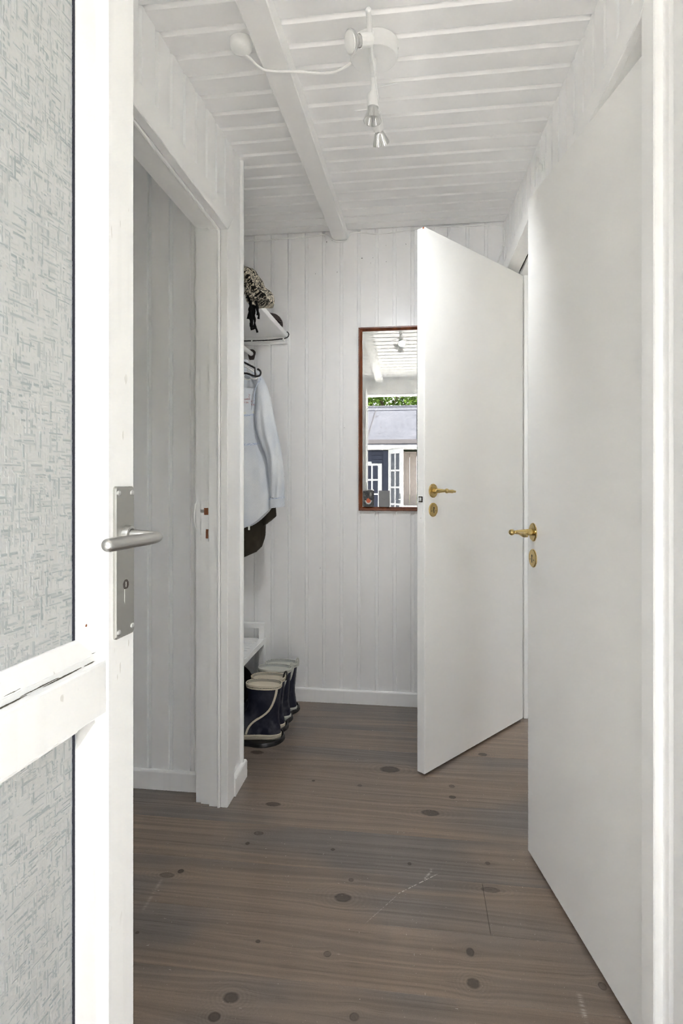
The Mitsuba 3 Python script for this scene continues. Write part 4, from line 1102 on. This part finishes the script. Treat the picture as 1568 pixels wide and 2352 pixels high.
def boot(label, hx, y, h, yaw, rimmat, lining, dark_loop=True, stripe=True, loop=True):
    """Short rubber boot, heel at hx, toe towards -X."""
    bt = thing('rubber_boot', label, 'boot', 'rubber boots on the tray')
    z0 = .0042
    zs = np.array([0, .010, .022, .035, .050, .065, .080, .095, .110, .130, .160, .200, h])
    xb = np.array([.004, .001, .000, .001, .003, .006, .008, .009, .009, .007, .004, .000, -.004])
    xf = np.array([.244, .252, .254, .250, .238, .214, .182, .160, .149, .144, .143, .146, .150])
    ww = np.array([.036, .041, .043, .044, .044, .043, .041, .040, .040, .040, .042, .045, .0465])
    c, s_ = math.cos(yaw), math.sin(yaw)

    def P(u, v, z):
        return np.stack([hx - (u * c - v * s_), y + (u * s_ + v * c), np.asarray(z) + z0 + 0 * u], -1)

    NA = 56
    an = np.arange(NA) * 2 * np.pi / NA

    def section(z, grow=0.0, inset=None):
        b_, f_, w_ = np.interp(z, zs, xb), np.interp(z, zs, xf), np.interp(z, zs, ww)
        m_, r_ = (b_ + f_) / 2, (f_ - b_) / 2
        cu, sv = np.cos(an), np.sin(an)
        e = 0.86
        u = m_ + (r_ + grow) * np.sign(cu) * np.abs(cu) ** e
        v = (w_ + grow) * np.sign(sv) * np.abs(sv) ** e
        foot = np.clip((.12 - z) / .05, 0, 1)
        tt = (u - b_) / max(f_ - b_, 1e-6)
        v = v * (1 - foot * (.18 * np.exp(-((tt - .32) / .16) ** 2)) + foot * .06 * np.exp(-((tt - .72) / .18) ** 2))
        return P(u, v, np.full(NA, z))

    levels = np.r_[np.linspace(.004, .12, 26), np.linspace(.13, h, 14)]
    O('upper', loft([section(z) for z in levels] + [section(h, -.0025), section(h - .070, -.0030)]), 'navy_rubber', smooth=45, parent=bt)
    so_ = O('sole', cat_([loft([section(0, .0022), section(.0015, .0034), section(.0095, .0034), section(.0110, .0020)]), loft([section(.0125, .0020), section(.0135, .0032), section(.0215, .0028), section(.0230, .0010)])]), rimmat, smooth=30, parent=bt)
    rim_ = cat_([loft([section(h - .0165, .0006), section(h - .0155, .0020), section(h - .0105, .0020), section(h - .0095, .0006)]),
                 loft([section(h - .0080, .0006), section(h - .0070, .0022), section(h + .0005, .0022), section(h + .0022, .0010), section(h + .0022, -.0022), section(h - .0060, -.0024), section(h - .0080, .0006)], caps=False)])
    O('rim_band', rim_, rimmat, smooth=30, parent=bt)
    O('lining', loft([section(h - .066, -.0048), section(h - .0012, -.0050), section(h - .0002, -.0042), section(h - .0012, -.0032), section(h - .0695, -.0034)]), lining, smooth=30, parent=bt)
    if stripe:
        for sd in (-1, 1):
            pth = spline([(.010, .222), (.013, .200), (.022, .168), (.036, .138), (.056, .115), (.081, .097), (.107, .080), (.127, .058), (.140, .026)], 40)
            sec = []
            for i, (u, z) in enumerate(pth):
                d = pth[min(i + 1, 39)] - pth[max(i - 1, 0)]
                d /= np.linalg.norm(d)
                nrm = np.array([-d[1], d[0]])
                row = []
                for q in (-1, 1):
                    uu, zz_ = u + nrm[0] * q * .0042, z + nrm[1] * q * .0042
                    ring_ = section(zz_)
                    loc = np.stack([(hx - ring_[:, 0]) * c + (ring_[:, 1] - y) * s_, -(hx - ring_[:, 0]) * s_ + (ring_[:, 1] - y) * c], -1)
                    half = loc[(loc[:, 1] * sd) > -1e-6]
                    o_ = np.argsort(half[:, 0])
                    vv = np.interp(uu, half[o_, 0], half[o_, 1])
                    row.append((uu, vv, zz_))
                (u0, v0, z0_), (u1, v1, z1_) = row
                sec.append([P(np.array(u0), np.array(v0 + sd * .0018), z0_), P(np.array(u1), np.array(v1 + sd * .0018), z1_), P(np.array(u1), np.array(v1 - sd * .003), z1_), P(np.array(u0), np.array(v0 - sd * .003), z0_)])
            O('stripe', loft(np.array(sec)), rimmat, parent=bt)
    if not loop:
        return
    lp = spline([(-.004, 0, h - .012), (-.010, .001, h + .012), (-.006, .001, h + .024), (.000, 0, h + .016), (.000, 0, h - .010)], 20)
    O('pull_loop', tube(P(lp[:, 0], lp[:, 1] * 1.0, lp[:, 2]), .0028 if not dark_loop else .0034, 8), 'black_plastic' if dark_loop else rimmat, smooth=True, parent=bt)


boot('nearest navy rubber boot with cream trim and curved side stripe', -.5735, 2.400, .232, .0, 'cream_rubber', 'tan_lining', loop=False)
boot('second navy rubber boot with cream rim, just behind the nearest', -.5800, 2.500, .226, 0.0, 'cream_rubber', 'tan_lining')
boot('third navy rubber boot from the front, with pale grey rim', -.5740, 2.594, .236, 0.0, 'pale_rubber', 'grey_lining', False)
boot('farthest navy rubber boot, by the end wall', -.5660, 2.692, .228, 0.0, 'pale_rubber', 'grey_lining', False)

# dark bag under the bench
bg = []
for t in np.linspace(0, 1, 12):
    x0_, x1_ = -1.08 + .02 * t, -.768 - .05 * t ** 2
    ang = np.arange(32) * 2 * np.pi / 32
    cu, sv = np.cos(ang), np.sin(ang)
    bg.append(np.stack([(x0_ + x1_) / 2 + (x1_ - x0_) / 2 * np.sign(cu) * np.abs(cu) ** .5, 2.7625 + .017 * (1 - .4 * t) * np.sign(sv) * np.abs(sv) ** .5, .0185 + .150 * t + .015 * np.sin(cu * 4) * t], -1))
O('cloth_bag', loft(bg), 'bag_black', smooth=40, label='black cloth bag slumped under the bench', cat='bag')

# ------------------------------------------------------------------ outdoors, seen in the mirror
O('terrace', cbox(-6, 6, -5.95, -.125, -.42, -.30, 0), 'terrace_stone', label='pale stone terrace outside the entrance', cat='terrace', kind='structure')
O('ground', cbox(-60, 60, -60, 60, -.6, -.41, 0), 'ground_grass', label='grass ground around the houses', cat='ground', kind='structure')
ob = thing('outbuilding', 'low outbuilding with felt roof and white glazed doors across the terrace', 'building')
GY = -6.0
O('wall', cat_([cbox(-3.2, -.66, GY - .20, GY - .06, -.3, 1.75, 0)]), 'navy_wood', parent=ob)
for k in range(3):
    O('wall_board', cbox(-.90, -.665, GY - .060, GY - .048, 1.46 + k * .085, 1.54 + k * .085, .003), 'navy_wood', parent=ob)
O('post', cbox(-.668, -.565, GY - .2, GY - .01, -.3, 1.72, .004), 'navy_wood', parent=ob)
for k in range(14):
    O('panel', cbox(-.57 + k * .145, -.57 + k * .145 + .141, GY - .50, GY - .47, -.3, 1.72, .004), 'taupe_wood', parent=ob)
O('side', cbox(1.46, 2.6, GY - .5, GY - .05, -.3, 1.75, 0), 'taupe_wood', parent=ob)
O('floor_sill', cbox(-.6, 1.5, GY - .5, GY + .02, .52, .60, .004), 'outdoor_white', parent=ob)


def glazed(x0, x1, z0, z1, cols, rows, o, ux, name):
    """A white door leaf with glazing bars; x runs along ux."""
    W_ = x1 - x0
    ux = np.array(ux) / np.linalg.norm(ux)
    wn = np.array([ux[1], -ux[0], 0]) * -1
    Mx = frame(o, ux, wn, (0, 0, 1))
    fw, bw = .085, .035
    d = O(name, cat_([cbox(0, fw, -.04, 0, z0, z1), cbox(W_ - fw, W_, -.04, 0, z0, z1), cbox(0, W_, -.04, 0, z1 - fw, z1), cbox(0, W_, -.04, 0, z0, z0 + .25)]), 'outdoor_white', parent=ob, M=Mx)
    for c in range(1, cols):
        u = fw + (W_ - 2 * fw) * c / cols
        O('glazing_bar', cbox(u - bw / 2, u + bw / 2, -.03, -.002, z0 + .25, z1 - fw), 'outdoor_white', parent=d, M=Mx)
    for r in range(1, rows):
        z = z0 + .25 + (z1 - fw - z0 - .25) * r / rows
        O('glazing_bar', cbox(fw, W_ - fw, -.031, -.003, z - bw / 2, z + bw / 2), 'outdoor_white', parent=d, M=Mx)
    for c in range(cols):
        for r in range(rows):
            ua, ub = fw + (W_ - 2 * fw) * c / cols, fw + (W_ - 2 * fw) * (c + 1) / cols
            za, zb = z0 + .25 + (z1 - fw - z0 - .25) * r / rows, z0 + .25 + (z1 - fw - z0 - .25) * (r + 1) / rows
            O('pane', cbox(ua, ub, -.018, -.014, za, zb, 0), 'pane_dark', parent=d, M=Mx)
    return d


mat('pane_dark', (.06, .065, .075), 0.06, 0.6)
glazed(-1.10, -.690, -.28, 1.50, 2, 5, (-1.10, GY - .055, 0), (1, .0, 0), 'casement')
dd = glazed(0, .46, -.28, 1.735, 2, 5, (-.565, GY - .01, 0), (.62, .78, 0), 'french_door')
O('door_handle', cat_([cbox(.395, .435, .0, .012, .66, .86), cbox(.30, .425, .035, .05, .735, .752), cbox(.40, .43, .01, .05, .735, .752)]), 'bright_steel', parent=dd, M=frame((-.565, GY - .01, 0), np.array([.62, .78, 0]) / math.hypot(.62, .78), np.array([-.78, .62, 0]) / math.hypot(.62, .78) * 1.0, (0, 0, 1)))
gut = O('gutter', tube([(-3.3, GY + .02, 1.783), (3.0, GY + .02, 1.783)], .050, 24), 'outdoor_white', smooth=35, parent=ob)
for x in (-1.9, -.70, .4, 1.6):
    O('bracket', lathe([(0.0505, 0), (.056, 0), (.056, .04), (.0505, .04)], 24, (x, GY + .02, 1.783), (1, 0, 0)), 'outdoor_white', smooth=35, parent=gut)
ry0, rz0, ry1, rz1 = GY + .04, 1.850, GY - 3.2, 2.99
rf = O('roof', prism([(ry0, rz0 - .05), (ry0, rz0), (ry1, rz1), (ry1 - 2.5, rz0 + .2), (ry1 - 2.5, rz0)], 7.0, (-3.4, 0, 0), (0, 1, 0), (0, 0, 1), (1, 0, 0)), 'roof_felt', parent=ob)
sl = np.array([0, ry1 - ry0, rz1 - rz0]); sl /= np.linalg.norm(sl)
for x in (-2.05, -1.02, .02, 1.05):
    O('felt_seam', tube([np.array([x, ry0, rz0 + .004]), np.array([x, ry1, rz1 + .004])], .010, 6), 'roof_edge', parent=rf)
O('felt_edge', cat_([prism([(0, 0), (.30, 0), (.30, .012), (0, .012)], 7.0, (-3.4, ry0, rz0), sl, np.cross([1, 0, 0], sl) * -1, (1, 0, 0))]), 'roof_edge', parent=rf)
O('ridge_cap', cat_([tube([(-3.4, ry1, rz1), (3.6, ry1, rz1)], .06, 10), prism([(0, 0), (-.34, 0), (-.34, .014), (0, .014)], 7.0, (-3.4, ry1, rz1), sl, np.cross([1, 0, 0], sl) * -1, (1, 0, 0))]), 'roof_felt', parent=rf)

for k, (tx, ty_, tz, R, nl, lb) in enumerate(((-1.2, -14.7, 4.1, 2.5, 34000, 'leafy green tree standing behind the outbuilding roof, first of three'), (5.2, -14.4, 4.3, 2.7, 16000, 'second leafy green tree, to the side behind the outbuilding'),
                                              (-7.4, -14.6, 4.4, 2.6, 14000, 'third leafy green tree, at the far end of the outbuilding'))):
    r_ = np.random.default_rng(40 + k)
    t_ = thing('tree', lb, 'tree')
    O('trunk', tube(spline([(tx, ty_, -.45), (tx + .1, ty_, 1.2), (tx - .05, ty_ + .1, tz)], 12), np.linspace(.19, .07, 12), 10), 'bark', smooth=True, parent=t_)
    for b_ in range(6):
        a_ = b_ * 1.05 + k
        O('branch', tube(spline([(tx, ty_, 1.6 + .2 * b_), (tx + .8 * math.cos(a_), ty_ + .8 * math.sin(a_), 2.7 + .25 * b_), (tx + 1.7 * math.cos(a_), ty_ + 1.7 * math.sin(a_), 3.3 + .3 * b_)], 8), np.linspace(.06, .02, 8), 6), 'bark', parent=t_)
    d_ = r_.normal(size=(nl, 3)); d_ /= np.linalg.norm(d_, axis=1, keepdims=True)
    clump = meshkit.noise(d_ * 2.6 + k * 5, 3)
    rad = R * (0.45 + .62 * r_.random(nl) ** .5) * (.72 + .5 * clump)
    c_ = np.array([tx, ty_, tz]) + d_ * rad[:, None] * [1, 1, .82]
    a = r_.normal(size=(nl, 3)); a /= np.linalg.norm(a, axis=1, keepdims=True)
    b = np.cross(a, r_.normal(size=(nl, 3))); b /= np.linalg.norm(b, axis=1, keepdims=True)
    L_ = r_.uniform(.035, .075, nl)[:, None]
    vs = np.stack([c_ - a * L_, c_ + b * L_ * .45, c_ + a * L_, c_ - b * L_ * .45], 1).reshape(-1, 3)
    i_ = np.arange(nl) * 4
    fs = np.vstack([np.stack([i_, i_ + 1, i_ + 2], -1), np.stack([i_, i_ + 2, i_ + 3], -1)])
    key = f'{t_}__foliage'
    scene[key] = mikit.ply((vs, fs), 'leaf')
    labels[key] = {'kind': 'stuff'}
